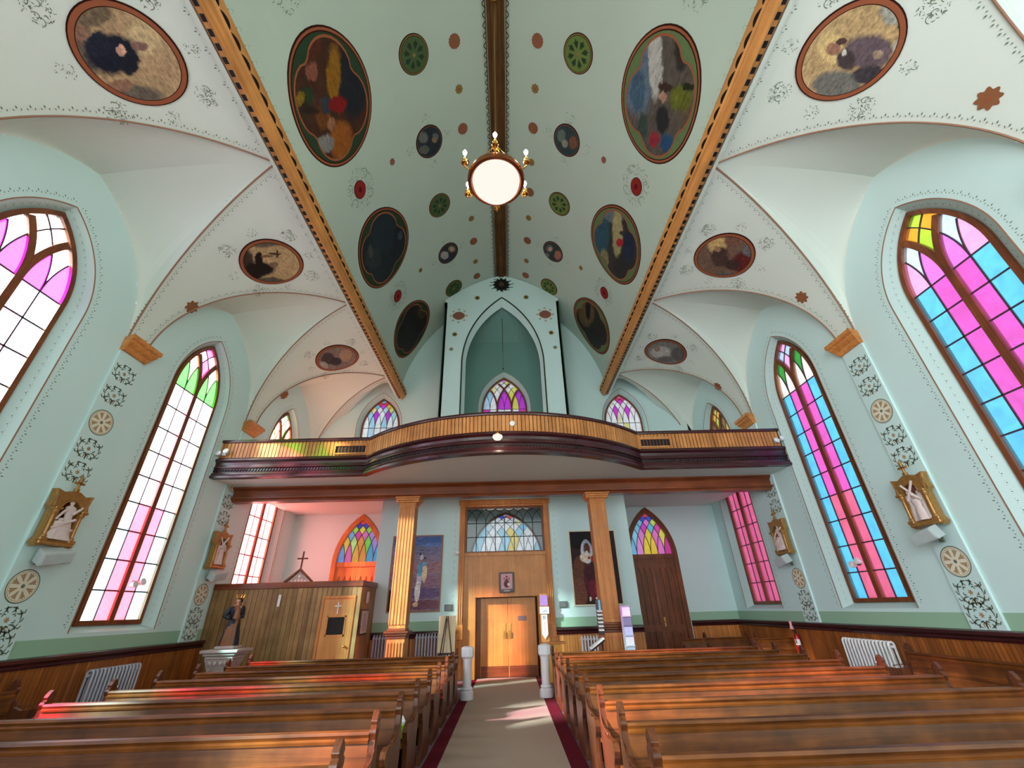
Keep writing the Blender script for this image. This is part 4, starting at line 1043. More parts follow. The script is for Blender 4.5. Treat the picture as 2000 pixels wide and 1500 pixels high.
# ------------------------------------------------------------------ newel posts
def post(x,lab):
    r=empty('newel_post',(x,11.75,.01)); tag(r,lab,'post','white posts at the end of the aisle')
    g=G(); g.lathe([(.15,0),(.155,.02),(.15,.14),(.12,.17),(.135,.2),(.12,.23)],20); part(g,'base',M['whitepost'],r,smooth=True,auto=35)
    g=G(); g.lathe([(.105,.22),(.1,.25),(.1,.72),(.105,.76)],20); part(g,'shaft',M['whitepost'],r,smooth=True,auto=35)
    g=G(); g.lathe([(.11,.76),(.12,.79),(.15,.82),(.155,.84),(.155,.98),(.14,1.01),(.08,1.03)],10); part(g,'cap',M['whitepost'],r)
post(-.95,'white round post on the left edge of the aisle'); post(.88,'white round post on the right edge of the aisle')
# ------------------------------------------------------------------ radiators
def radiator(loc,rz,n,lab,h=.78,mt=None,pitch=.09):
    r=empty('radiator',loc,rz); tag(r,lab,'radiator','cast iron radiators'); mt=mt or M['silver']
    for k in range(n):
        x=(k-(n-1)/2)*pitch; g=G()
        pts=[(x,-.06,.1),(x,-.06,h-.045),(x,-.05,h-.015),(x,-.03,h),(x,.03,h),(x,.05,h-.015),(x,.06,h-.045),(x,.06,.1)]
        g.tube(pts,pitch*.24,8,0,True,(1,0,0)); g.box(x-pitch*.28,x+pitch*.28,-.055,.055,.1,.16); part(g,'section',mt,r,smooth=True,auto=50)
    g=G(); L=n*pitch/2
    for z in (.13,h-.08): g.tube([(-L,0,z),(L,0,z)],.03,8)
    for s in (-1,1): g.box(s*(L-pitch*.7)-.02,s*(L-pitch*.7)+.02,-.06,.06,0,.11)
    g.tube([(L,0,.13),(L+.12,0,.13),(L+.12,0,0)],.015,6)
    part(g,'pipes',mt,r)
rw=empty
radiator((-3.5,14.6,0),0,12,'silver radiator beneath the blue-violet painting, behind the left column',1.19)
radiator((-2.22,14.6,0),0,12,'silver radiator between the left column and the easel',1.19)
radiator((2.45,14.6,0),0,6,'small white radiator on the wainscot left of the right column',1.02,M['white'])
radiator((WX-.26,11.0,0),-PI/2,14,'white radiator on the right wall wainscot',.97,M['white'],.105)
radiator((-WX+.26,10.45,0),PI/2,14,'grey radiator in shade on the left wall wainscot',.95,M['silver'],.09)

# added unseen upper end wall behind the camera, cutting high light from the open end
g=G(yM(-6.0)); top=[(-WX-.3,8.2),(-WX-.3,12.4),(-RX,12.6)]+[(-RX+2*RX*k/20,nave_z(-RX+2*RX*k/20)+.05) for k in range(1,20)]+[(RX,12.6),(WX+.3,12.4),(WX+.3,8.2)]
g.plate(top,[],0,.1); struct(g.build('wall_end_blocker',M['wall']),'added unseen upper wall behind the viewpoint, blocking light to the far end')
# ------------------------------------------------------------------ painted medallions
BL={'s1L':[[1.1,-0.07,-2.22,1.89,0.31,1.25,[95,85,75]],[0.59,0.67,-1.21,0.9,0.97,4.23,[100,92,82]],[0.24,-0.78,-2.13,1.72,0.68,4.89,[110,95,75]],[-0.43,-0.28,-2.58,1.86,0.32,2.86,[190,168,128]],[0.3,-0.1,-1.89,1.46,0.46,2.65,[22,28,42]],[0.41,-0.31,-4.06,3.21,0.79,4.44,[28,34,48]],[0.08,0.08,-5.33,3.93,0.6,3.67,[24,28,40]],[0.1,-0.15,-10.82,7.97,1.28,9.19,[190,150,130]],[-0.29,-0.16,-5.75,4.15,1.38,10.67,[130,100,90]],[0.57,0.45,-3.58,2.73,1.77,8.01,[140,105,85]],[0.62,-0.52,-5.25,4.34,0.98,5.26,[130,100,85]]],'s1R':[[0.17,0.62,1.7,-1.12,0.57,3.2,[110,110,104]],[-0.39,-0.06,3.23,-2.08,0.4,3.36,[205,180,125]],[0.37,-0.08,1.84,-1.3,0.52,3.0,[95,82,88]],[0.74,0.29,2.12,-1.52,1.17,5.33,[60,55,60]],[0.04,0.11,4.93,-3.33,0.64,4.46,[70,60,62]],[-0.34,-0.04,6.95,-4.42,0.95,7.82,[150,110,90]],[-0.27,-0.19,9.33,-5.99,1.83,13.03,[80,60,55]],[0.31,-0.8,4.54,-3.37,0.67,4.51,[150,150,140]],[0.76,-0.64,5.0,-3.88,0.74,3.77,[45,75,65]],[0.93,-0.23,6.78,-5.22,1.06,4.78,[160,160,150]],[-0.09,-0.01,18.59,-12.43,2.46,13.98,[210,210,200]],[0.59,-0.07,7.72,-5.4,2.02,10.46,[150,130,110]]],'s2L':[[0.84,-0.31,-2.59,1.47,0.63,1.19,[50,42,36]],[0.5,0.79,-1.19,0.6,1.56,3.14,[80,72,62]],[-0.1,-0.93,-1.35,0.68,1.2,3.87,[95,85,70]],[0.48,0.1,-1.87,0.97,1.37,2.89,[15,10,10]],[0.86,0.18,-2.29,1.27,2.19,3.9,[16,12,12]],[0.31,-0.29,-7.27,3.77,1.18,2.59,[18,12,12]],[-0.27,-0.34,-4.87,2.34,5.38,16.81,[60,42,30]],[-0.33,-0.32,-23.55,11.16,1.6,4.62,[60,42,30]],[0.0,-0.32,-4.14,2.08,7.34,20.69,[110,80,60]],[-0.01,0.08,-6.27,3.05,2.86,8.06,[120,95,75]]],'s2R':[[-0.44,-0.44,3.16,-1.36,0.5,2.15,[190,160,105]],[0.75,0.0,2.09,-1.06,0.86,1.82,[85,30,30]],[-0.12,0.05,3.06,-1.35,0.62,2.01,[70,50,45]],[0.4,0.24,3.38,-1.59,1.65,3.95,[60,42,38]],[0.62,-0.51,4.32,-2.2,1.5,3.59,[95,95,95]],[0.4,0.84,2.08,-0.95,2.03,4.62,[80,80,78]],[-0.33,-0.27,9.39,-4.13,1.82,6.82,[150,115,90]],[-0.03,-0.69,3.6,-1.66,1.59,5.58,[115,80,65]]],'s3L':[[-0.43,-0.04,-3.39,1.15,0.82,1.81,[150,125,100]],[0.37,-0.22,-2.86,1.12,1.25,1.8,[55,50,55]],[0.15,0.2,-3.3,1.22,1.68,2.63,[45,42,48]],[-0.28,-0.11,-6.76,2.36,1.67,3.65,[160,130,110]],[0.76,0.13,-3.85,1.6,2.53,2.94,[150,145,140]]],'s3R':[[-0.21,0.11,1.97,-0.63,0.8,1.78,[170,165,160]],[0.57,-0.2,2.77,-1.03,1.05,1.56,[85,82,80]],[0.18,0.52,2.39,-0.81,1.98,3.4,[95,92,90]],[-0.46,-0.12,6.67,-2.07,1.37,3.65,[140,115,100]]],'b1L':[[-0.68,-0.13,-2.34,1.17,0.52,1.45,[25,28,36]],[-0.23,-0.29,-5.63,3.42,0.84,2.23,[130,90,20]],[0.1,0.6,-2.76,1.77,1.37,2.68,[135,75,25]],[0.3,0.07,-4.55,3.3,1.9,4.08,[100,55,22]],[0.01,-0.8,-4.32,2.97,1.78,5.19,[75,35,25]],[0.2,-0.53,-5.56,4.09,2.81,7.12,[120,70,55]],[0.51,-0.32,-4.72,3.93,3.75,8.26,[35,50,30]],[0.68,-0.33,-7.11,6.31,4.39,9.6,[120,95,25]],[0.16,-0.02,-5.09,3.54,3.07,6.9,[45,50,60]],[-0.11,0.07,-3.79,2.32,3.3,7.66,[115,15,18]],[0.53,0.42,-3.04,2.33,3.55,6.65,[115,116,114]],[0.6,-0.15,-2.86,2.38,6.09,12.98,[40,28,20]],[0.19,0.25,-7.89,5.35,3.98,8.42,[140,95,70]]],'b1R':[[-0.68,-0.1,2.12,-0.87,0.55,1.57,[85,100,115]],[-0.33,-0.42,5.75,-2.85,0.64,1.83,[165,165,160]],[-0.57,0.1,4.76,-2.01,1.15,3.0,[60,85,105]],[0.15,-0.76,5.79,-3.58,1.21,3.35,[42,38,36]],[0.92,0.06,4.08,-3.29,1.17,2.2,[85,70,55]],[-0.23,0.53,6.47,-3.05,2.01,4.31,[50,65,60]],[-0.17,0.89,5.08,-2.37,3.12,6.26,[130,130,115]],[0.22,0.23,4.85,-2.82,1.84,3.91,[35,35,38]],[0.49,-0.23,2.96,-1.99,2.25,5.1,[88,92,30]],[0.56,-0.42,5.46,-4.02,5.69,13.61,[30,35,22]],[0.05,-0.22,4.57,-2.67,5.64,14.32,[50,35,25]],[0.06,-0.08,8.44,-4.73,5.22,12.68,[155,115,100]],[0.17,0.59,5.99,-3.38,3.32,6.6,[130,35,50]],[0.53,0.48,4.42,-2.85,2.92,5.55,[30,65,100]]],'b2L':[[-0.16,-0.43,-1.84,0.86,1.09,1.48,[28,36,44]],[0.43,-0.05,-2.51,1.48,2.46,2.76,[38,44,46]],[0.43,-0.29,-10.35,6.21,3.94,4.51,[60,64,62]],[-0.67,0.09,-12.33,4.54,4.84,6.71,[52,62,68]]],'b2R':[[-0.7,0.12,2.28,-0.67,0.83,1.22,[40,75,90]],[-0.36,-0.66,2.33,-0.85,3.27,4.93,[90,100,105]],[-0.09,-0.32,4.71,-1.89,0.95,1.3,[150,142,100]],[-0.28,0.71,4.9,-1.66,2.01,2.51,[120,115,85]],[0.52,0.27,1.77,-0.89,1.77,1.91,[38,36,36]],[0.42,-0.33,3.87,-1.95,1.66,1.99,[28,35,60]],[0.08,-0.17,6.42,-2.75,5.48,6.95,[150,30,35]],[0.04,-0.42,9.32,-3.94,9.96,13.26,[60,45,38]]],'b3L':[[-0.62,-0.12,-4.69,1.4,3.26,3.13,[55,45,22]],[0.02,-0.09,-3.26,1.29,2.0,1.65,[30,26,24]]],'b3R':[[-0.42,-0.23,2.34,-0.62,1.42,1.36,[90,72,48]],[-0.37,-0.42,7.5,-2.08,2.01,1.93,[20,16,16]],[0.06,-0.99,4.48,-1.56,2.48,2.3,[40,32,30]]],'c1L':[[0.38,-0.42,-2.79,0.64,1.06,2.88,[95,100,95]],[-0.51,-0.16,-4.23,0.81,1.44,4.42,[85,95,95]],[0.47,0.32,-2.44,0.55,1.34,3.37,[85,90,80]],[-0.14,0.29,-4.14,0.84,2.31,6.05,[40,45,50]],[-0.39,0.03,-5.05,0.97,1.85,5.17,[130,100,78]]],'c1R':[[-0.43,-0.16,3.18,-0.43,0.78,2.39,[90,105,100]],[0.5,-0.06,3.1,-0.53,0.89,2.38,[110,75,55]],[-0.1,0.23,4.14,-0.61,1.28,3.8,[130,130,115]]],'c2L':[[0.38,-0.02,-2.31,0.4,1.38,2.26,[150,150,150]],[-0.4,-0.24,-2.73,0.41,1.47,2.62,[120,105,90]],[-0.4,-0.24,-4.77,0.72,2.54,4.61,[180,145,120]]],'c2R':[[-0.35,-0.17,2.74,-0.3,1.37,2.57,[90,95,90]],[0.52,0.07,2.64,-0.35,1.14,1.97,[150,100,80]],[-0.57,0.74,3.78,-0.37,1.53,2.87,[90,110,110]],[-0.3,-0.14,4.8,-0.52,2.54,4.52,[190,150,125]]]}
def medal(kind,sg,sc,yc,rs,ry,name,mats,rings,lab,cat='medallion',grp=None,shape=None,n=48,bump=.02):
    """rings: list of (r0,r1,material index,offset,shape?) drawn on the curved vault"""
    g=G()
    def pt(u,v,off):
        s=sc+u*rs; y=yc+v*ry
        return nave_pt(sg*s,y,off) if kind=='c' else side_pt(sg,s,y,off)
    for r0,r1,mi,off,shp in rings:
        nr=max(2,int(12*(r1-r0))+1)
        for j in range(nr):
            ra,rb=r0+(r1-r0)*j/nr,r0+(r1-r0)*(j+1)/nr
            for k in range(n):
                a,b=2*PI*k/n,2*PI*(k+1)/n; q=[]; uv=[]
                for rr,t in ((ra,a),(rb,a),(rb,b),(ra,b)):
                    f=shp(t) if shp else 1; u,v=rr*f*math.cos(t),rr*f*math.sin(t); q.append(pt(u,v,off)); uv.append((u,v))
                if rr<1e-6: pass
                g.poly(q,mi,uv=uv)
    r,mi,off,sh=rings[0][1],rings[0][2],rings[0][3],rings[0][4]
    for k in range(n):     # rim thickness back to the vault
        a,b=2*PI*k/n,2*PI*(k+1)/n; ra,rb=(r*sh(a),r*sh(b)) if sh else (r,r)
        g.poly([pt(ra*math.cos(a),ra*math.sin(a),off),pt(rb*math.cos(b),rb*math.sin(b),off),pt(rb*math.cos(b),rb*math.sin(b),-.01),pt(ra*math.cos(a),ra*math.sin(a),-.01)],mi,uv=[(0,0)]*4)
    o=g.build(name,mats); tag(o,lab,cat,grp); return o
def quatre(t): return .66+.235*abs(math.cos(2*(t+.45)))**.55
bgs=dict(s1L=(168,142,108),s1R=(178,152,110),s2L=(172,146,106),s2R=(108,84,70),s3L=(120,105,100),s3R=(115,112,108),b1L=(60,34,22),b1R=(78,72,66),b2L=(22,28,34),b2R=(48,44,44),b3L=(24,20,17),b3R=(32,27,24),c1L=(34,44,54),c1R=(42,60,62),c2L=(36,40,46),c2R=(44,52,56))
labs=dict(s1L='large oval ceiling painting of a figure in a dark robe with pale hands, top left',s1R='large oval ceiling painting of a man in a mauve-grey robe with a book, top right',
s2L='oval ceiling painting of a black-robed figure holding up a cross',s2R='oval ceiling painting of a seated figure in red drapery before a glow',
s3L='small oval ceiling painting of a dark-robed haloed figure, left near the gallery',s3R='small grey oval ceiling painting of a pale figure, right near the gallery',
b1L='very large dark oval mural with a red cloak and yellow rays, left of the chandelier',b1R='very large oval mural with blue-grey sky and a green-robed figure, right of the chandelier',
b2L='large almost black-blue oval mural, second of the left row',b2R='large oval mural with teal sky and a red-scarfed figure, second of the right row',
b3L='large nearly black oval mural nearest the alcove, left side',b3R='large dark brown oval mural with a glowing figure nearest the alcove, right side',
c1L='small oval with a winged cherub on dark blue, left of the chandelier',c1R='small oval with a cherub on dark teal, right of the chandelier',
c2L='small oval portrait with a pale bust, farther left of the ridge',c2R='small oval portrait with a haloed head, farther right of the ridge')
pos=dict(s1=(1.33,3.62,.75,.77,'m'),s2=(1.33,8.4,.75,.78,'m'),s3=(1.33,13.27,.75,.78,'m'),b1=(5.5,5.8,1.38,1.5,'c'),b2=(5.5,10.58,1.38,1.44,'c'),b3=(5.5,15.3,1.38,1.38,'c'),c1=(2.55,8.18,.5,.52,'c'),c2=(2.55,13.0,.5,.52,'c'))
for k,bl in BL.items():
    sg=-1 if k.endswith('L') else 1; sc,yc,rs,ry,kd=pos[k[:2]]
    pm=paint_mat('painting_'+{'s':'side','b':'mural','c':'cherub'}[k[0]]+'_%s_%s'%(k[1],'left' if sg<0 else 'right'),bgs[k],bl,5 if k[0]!='c' else 3,.22,.12,(3,1.6) if k[0]!='b' else (5,1.2))
    if k[0]=='b':
        rg=[(.0,1.0,2,.012,None),(.0,.975,1,.016,None),(.0,.94,2,.02,None),(.0,.92,3,.024,None),(.0,1.0,1,.028,quatre),(.0,.96,0,.032,quatre)]
        medal(kd,sg,sc,yc,rs,ry,'ceiling_mural',[pm,M['rust'],M['rustline'],M['darkgreen'] if sg<0 else M['midgreen']],rg,labs[k],'mural','murals on the nave vault')
    elif k[0]=='s':
        rg=[(.0,1.0,2,.02,None),(.0,.975,1,.03,None),(.0,.88,2,.034,None),(0,.865,0,.038,None)]
        medal(kd,sg,sc,yc,rs,ry,'ceiling_painting',[pm,M['rust'],M['rustline']],rg,labs[k],'painting','oval paintings above the pilasters')
    else:
        rg=[(.0,1.0,1,.012,None),(.0,.93,2,.016,None),(0,.9,0,.02,None)]
        medal(kd,sg,sc,yc,rs,ry,'ceiling_painting',[pm,M['rustline'],M['pinkbr']],rg,labs[k],'painting','small oval portraits beside the ridge')
# green rosettes
def petal_rosette(sg,yc,lab,mt):
    o=medal('c',sg,2.57,yc,.47,.48,'ceiling_rosette',[mt,M['rustline'],M['ochre']],[(.0,1.0,1,.012,None),(.0,.95,2,.016,None),(.0,.9,1,.02,None),(0,.87,0,.024,None)],lab,'rosette','green rosettes on the vault')
    g=G()
    for k in range(8):
        a=2*PI*(k+.5)/8; pts=[]
        for d,e in ((.25,0),(.42,-.09),(.6,-.16),(.62,-.05),(.76,-.0),(.62,.05),(.6,.16),(.42,.09)):
            u=d*math.cos(a)-e*math.sin(a); v=d*math.sin(a)+e*math.cos(a); pts.append(nave_pt(sg*(2.57+u*.47),yc+v*.48,.028))
        g.poly(pts,0)
    g.poly([nave_pt(sg*(2.57+.1*.47*math.cos(t*PI/6)),yc+.1*.48*math.sin(t*PI/6),.03) for t in range(12)],1)
    g.build('petals',[M['darkgreen'],M['ochre']],o)
for sg in (-1,1):
    mt=plain('rosette_green_%s'%('left' if sg<0 else 'right'),(72,92,60) if sg<0 else (98,120,64),.8,.1)
    sd_='left' if sg<0 else 'right'
    for yc,nm in ((5.76,'nearest'),(10.6,'middle'),(15.2,'farthest, half hidden by the alcove')):
        petal_rosette(sg,yc,'round green eight-petal rosette %s of the ridge, %s'%(sd_,nm),mt)
    onm=['nearest','second','third','fourth','fifth']
    for i,yc in enumerate((5.74,8.17,10.6,13.0,15.15)):
        o=medal('c',sg,1.27,yc,.18,.19,'ceiling_boss',[M['pinkbr'],M['brown']],[(.0,1.0,0,.012,lambda t:.96+.05*math.cos(14*t)),(.0,.8,1,.016,None),(0,.35,0,.02,None)],'round pink-brown boss %s of the ridge, %s of its row'%(sd_,onm[i]),'boss','pink-brown bosses along the ridge',n=56)
    for i,yc in enumerate((6.97,9.38,11.8,14.2)):
        medal('c',sg,1.27,yc,.125,.135,'ceiling_boss',[M['ochre'],M['brown']],[(.0,1.0,0,.012,lambda t:.94+.1*math.cos(8*t)),(.0,.3,1,.016,None)],'small ochre star boss %s of the ridge, %s of its row'%(sd_,onm[i]),'boss','ochre star bosses along the ridge',n=48)
    for i,yc in enumerate((3.4,8.2,13.0)):
        medal('c',sg,5.57,yc,.25,.27,'ceiling_oval',[M['red'],M['maroon']],[(.0,1.0,1,.012,None),(.0,.92,0,.016,None),(0,.3,1,.02,None)],'plain dark red oval between two large murals, %s side, %s'%(sd_,('at the top edge','nearer','farther')[i]),'oval','red ovals between the murals')
    for i,yc in enumerate((8.17,12.9)):
        medal('c',sg,4.05,yc,.1,.11,'ceiling_boss',[M['pinkbr'] if i==0 else M['ochre'],M['brown']],[(.0,1.0,0,.012,lambda t:.94+.08*math.cos(8*t)),(.0,.3,1,.016,None)],'tiny lone boss between the murals and the ridge, %s side, %s'%(sd_,('nearer','farther')[i]),'boss','tiny lone bosses')
    for i,yc in enumerate((3.65,8.5,13.5)):
        s_=3.42*math.asin((7.92-RX)/3.53)
        medal('m',sg,s_,yc,.17,.17,'wall_star',[M['brown'],M['rust']],[(.0,1.0,0,.012,lambda t:.9+.14*math.cos(8*t)),(.0,.25,1,.016,None)],'brown eight-pointed star painted low on the %s vault web, %s'%(sd_,('nearest','second','farthest')[i]),'star','brown stars above the pilasters',n=48)
# painted sprays around the ovals
g=G(); rnd=random.Random(3)
def spray(kind,sg,s0,y0,R,n,mi=0,sz=.035,spread=1.0,flat=.004):
    for k in range(n):
        a=rnd.uniform(0,2*PI); r=R*math.sqrt(rnd.random()); s=s0+r*math.cos(a); y=y0+r*math.sin(a)*spread
        f=(lambda s,y:Vector(nave_pt(sg*s,y,flat))) if kind=='c' else (lambda s,y:Vector(side_pt(sg,s,y,flat)))
        b=rnd.uniform(0,PI); l=rnd.uniform(.6,1.4)*sz; ca,sa=math.cos(b),math.sin(b)
        g.poly([f(s-ca*l,y-sa*l),f(s+sa*l*.25,y-ca*l*.25),f(s+ca*l,y+sa*l),f(s-sa*l*.25,y+ca*l*.25)],mi)
def volute(kind,sg,s0,y0,R,a0,turn,mi=0,wd=.014):
    f=(lambda s,y:Vector(nave_pt(sg*s,y,.005))) if kind=='c' else (lambda s,y:Vector(side_pt(sg,s,y,.005)))
    pts=[]
    for k in range(13):
        t=k/12; a=a0+turn*t*4.2; r=R*(1-.75*t); pts.append((s0+r*math.cos(a),y0+r*math.sin(a)))
    for p,q in zip(pts,pts[1:]):
        dx,dy=q[0]-p[0],q[1]-p[1]; L=math.hypot(dx,dy)+1e-9; nx,ny=-dy/L*wd/2,dx/L*wd/2
        g.poly([f(p[0]+nx,p[1]+ny),f(p[0]-nx,p[1]-ny),f(q[0]-nx,q[1]-ny),f(q[0]+nx,q[1]+ny)],mi)
for sg in (-1,1):
    for yc in (3.62,8.4,13.27):
        for ds,dy in ((.72,.8),(.72,-.8),(-.72,.8),(-.72,-.8)):
            for e in (-1,1):
                volute('m',sg,1.33+ds*1.05+e*.05,yc+dy*.9+e*.09,.08,e*1.2,e,0,.01); volute('m',sg,1.33+ds*1.12,yc+dy*.98+e*.1,.06,-e*1.2,-e,0,.01); 
            spray('m',sg,1.33+ds*1.02,yc+dy*.93,.2,60,0,.022)
        for ds,dy in ((.98,0),(-.95,0),(0,1.0),(0,-1.0)): spray('m',sg,1.33+ds,yc+dy,.13,26,0,.02)
    for yc in (3.4,8.2,13.0):
        spray('c',sg,5.55,yc,.62,190,0,.032,1.0)
        for e in (-1,1): volute('c',sg,5.2,yc+e*.28,.2,e,e); volute('c',sg,5.95,yc+e*.28,.2,-e,-e)
    for yc in (8.18,13.0):
        for ds,dy in ((.0,.72),(0,-.72),(.75,0),(-.72,0)): spray('c',sg,2.55+ds,yc+dy,.18,14,0,.03)
g.build('stencil_sprays',M['sten'],ceil_nave)
# ------------------------------------------------------------------ wall paintings
def E2(cx,cy,rx,ry,c,rot=0):
    ca,sa=math.cos(rot),math.sin(rot); return [cx,cy,ca/rx,sa/rx,-sa/ry,ca/ry,c]
def panel_painting(x0,x1,z0,z1,bg,blobs,lab,fm,dy=VY,nm='wall_painting'):
    r=empty(nm,((x0+x1)/2,dy-.01,z0)); tag(r,lab,'painting'); w_=(x1-x0)/2; h=z1-z0
    g=G(); g.box(-w_,w_,-.03,.006,0,h); part(g,'frame',fm,r)
    g=G(); g.poly([(-w_+.04,-.034,.04),(w_-.04,-.034,.04),(w_-.04,-.034,h-.04),(-w_+.04,-.034,h-.04)],0,uv=[(-1,-1),(1,-1),(1,1),(-1,1)])
    part(g,'canvas',paint_mat('canvas_'+nm+lab.split()[1],bg,blobs,4,.05,.06,(1.2,5)),r); return r
panel_painting(-3.77,-2.1,1.78,4.05,(132,112,132),[E2(0,.85,1.5,.3,(74,104,156)),E2(.6,.72,.5,.1,(96,128,180)),E2(-.6,.6,.6,.2,(120,130,168)),E2(.1,.55,.45,.2,(112,112,140)),E2(.75,.5,.45,.22,(118,116,142)),E2(.0,.38,1.4,.1,(128,122,140)),E2(.2,.12,1.5,.18,(150,116,124)),E2(.4,-.25,1.2,.15,(134,104,122)),E2(.3,-.55,1.2,.14,(104,88,124)),E2(.3,-.85,1.3,.12,(120,80,92)),E2(-1,-.8,.4,.35,(36,24,30)),
 E2(.16,-.2,.1,.3,(196,196,214)),E2(.12,-.5,.11,.28,(226,220,214)),E2(.08,-.84,.1,.06,(214,178,140)),E2(.16,.08,.1,.2,(96,160,192)),E2(.36,-.02,.1,.26,(226,212,176)),E2(.34,.22,.1,.07,(120,168,196)),E2(.35,.34,.05,.035,(150,100,84)),E2(.34,.385,.05,.02,(30,22,28)),E2(.2,.42,.07,.08,(200,200,214)),E2(.2,.62,.025,.02,(20,16,24)),E2(.14,.5,.05,.03,(60,40,44))],
 'tall blue-violet landscape painting with figures in pale dress, behind the left column',M['line'])
panel_painting(2.1,3.68,1.82,4.08,(44,26,22),[E2(0,.8,1.4,.35,(14,9,9)),E2(-0.70,-.3,.3,.6,(96,58,40)),E2(-0.75,-.7,.3,.4,(110,66,50)),E2(.9,0,.3,1.2,(46,26,24)),
 E2(-0.30,-.35,.24,.45,(78,24,34)),E2(-0.22,-.62,.14,.28,(104,26,42)),E2(0.00,-.6,.1,.3,(176,28,36)),E2(-0.28,-.18,.24,.2,(66,20,30)),E2(-0.30,.42,.26,.34,(196,200,210)),E2(-0.38,.25,.25,.14,(216,206,184)),E2(-0.28,.52,.19,.24,(150,158,178)),E2(-0.28,.5,.13,.17,(86,44,38)),E2(-0.30,.3,.1,.14,(208,196,180)),E2(-0.22,.24,.06,.045,(150,70,36)),E2(-0.06,.2,.1,.1,(150,50,40)),E2(-0.34,-.86,.05,.06,(214,204,184)),E2(-0.04,-.85,.08,.04,(214,204,184))],
 'tall dark painting of a white-veiled person in a crimson dress, behind the right column',M['cream'])
for x,z,lab in ((-1.83,1.88,'small grey label plate right of the blue-violet painting'),(1.77,1.88,'small grey label plate left of the white-veiled portrait')):
    g=G(); g.bbox(x-.13,x+.13,VY-.03,VY-.002,z-.09,z+.09,.006); g.box(x-.11,x+.11,VY-.033,VY-.03,z-.07,z+.07)
    for k in range(4): g.box(x-.09,x+.09-.03*(k%2),VY-.035,VY-.033,z+.045-.03*k,z+.05-.03*k,1)
    tag(g.build('label_plate',[plain('plate_grey',(98,104,102),.5),M['silver']]),lab,'sign')
# picture over the doors
pf=empty('framed_picture',(0.0,VY-.0,2.26)); tag(pf,'small dark-framed print of a seated robed person above the double doors','picture frame')
g=G(); g.bbox(-.24,.24,-.04,.02,0,.59,.01); part(g,'frame',M['dark'],pf)
g=G(); g.poly([(-.18,-.043,.1),(.18,-.043,.1),(.18,-.043,.54),(-.18,-.043,.54)],0,uv=[(-1,-1),(1,-1),(1,1),(-1,1)])
part(g,'print',paint_mat('print_pink',(206,160,164),[E2(0,-.35,.55,.5,(96,52,62)),E2(0,.15,.28,.3,(110,62,70)),E2(0,.42,.16,.16,(180,130,124)),E2(0,.62,.22,.12,(130,60,60)),E2(-.45,.35,.1,.2,(150,90,96)),E2(.45,.35,.1,.2,(150,90,96)),E2(.35,-.4,.25,.22,(230,214,206))],4,.05,.1),pf)
g=G(); g.bbox(-.1,.1,-.046,-.038,.03,.07,.003); part(g,'title_plate',M['stone'],pf)
g=G(); g.ball((-1.6,VY-.07,3.46),.07,10); g.lathe([(.03,0),(.03,.05)],8,(-1.6,VY-.04,3.4)); tag(g.build('wall_sensor',M['white'],smooth=True),'white ball-shaped sensor beside the transom, left of the entrance','sensor')
# ------------------------------------------------------------------ people in relief and statue
def robed(g,x,y,z,h,wd=.28,dp=.2,lean=0,mi=0,mh=None,folds=7,turn=0,flare=1.0,n=20):
    """one continuous robed figure: hem, waist, chest, shoulders, neck, head"""
    prof=[(0,1.0*flare),(.12,.95*flare),(.3,.82),(.45,.68),(.54,.6),(.62,.68),(.72,.8),(.79,.84),(.83,.62),(.855,.3),(.875,.24),(.89,.3),(.92,.36),(.955,.36),(.985,.24),(1.0,.05)]
    if n>20: prof=[(a[0]+(b[0]-a[0])*k/3,a[1]+(b[1]-a[1])*k/3) for a,b in zip(prof,prof[1:]) for k in range(3)]+[prof[-1]]
    rings=[]
    for t,r in prof:
        rg=[]
        for k in range(n):
            a=2*PI*k/n; f=1+(.09*math.sin(folds*a+3*t)*(1-t) if t<.6 else 0)
            rr=r*f; w_=wd/2*rr; d_=dp/2*(rr if t<.8 else max(rr*1.15,.1))
            rg.append((x+lean*t*h+w_*math.cos(a+turn),y+d_*math.sin(a+turn),z+t*h))
        rings.append(rg)
    g.loft(rings,mi)
def arm(g,a,b,c,r=.03,mi=0): g.tube([a,[(a[i]+b[i])/2 for i in range(3)],b,[(b[i]+c[i])/2 for i in range(3)],c],[r*1.3,r*1.15,r,r*.85,r*.7],8,mi); g.ball(c,(r*.9,r*.9,r*1.1),8,mi)
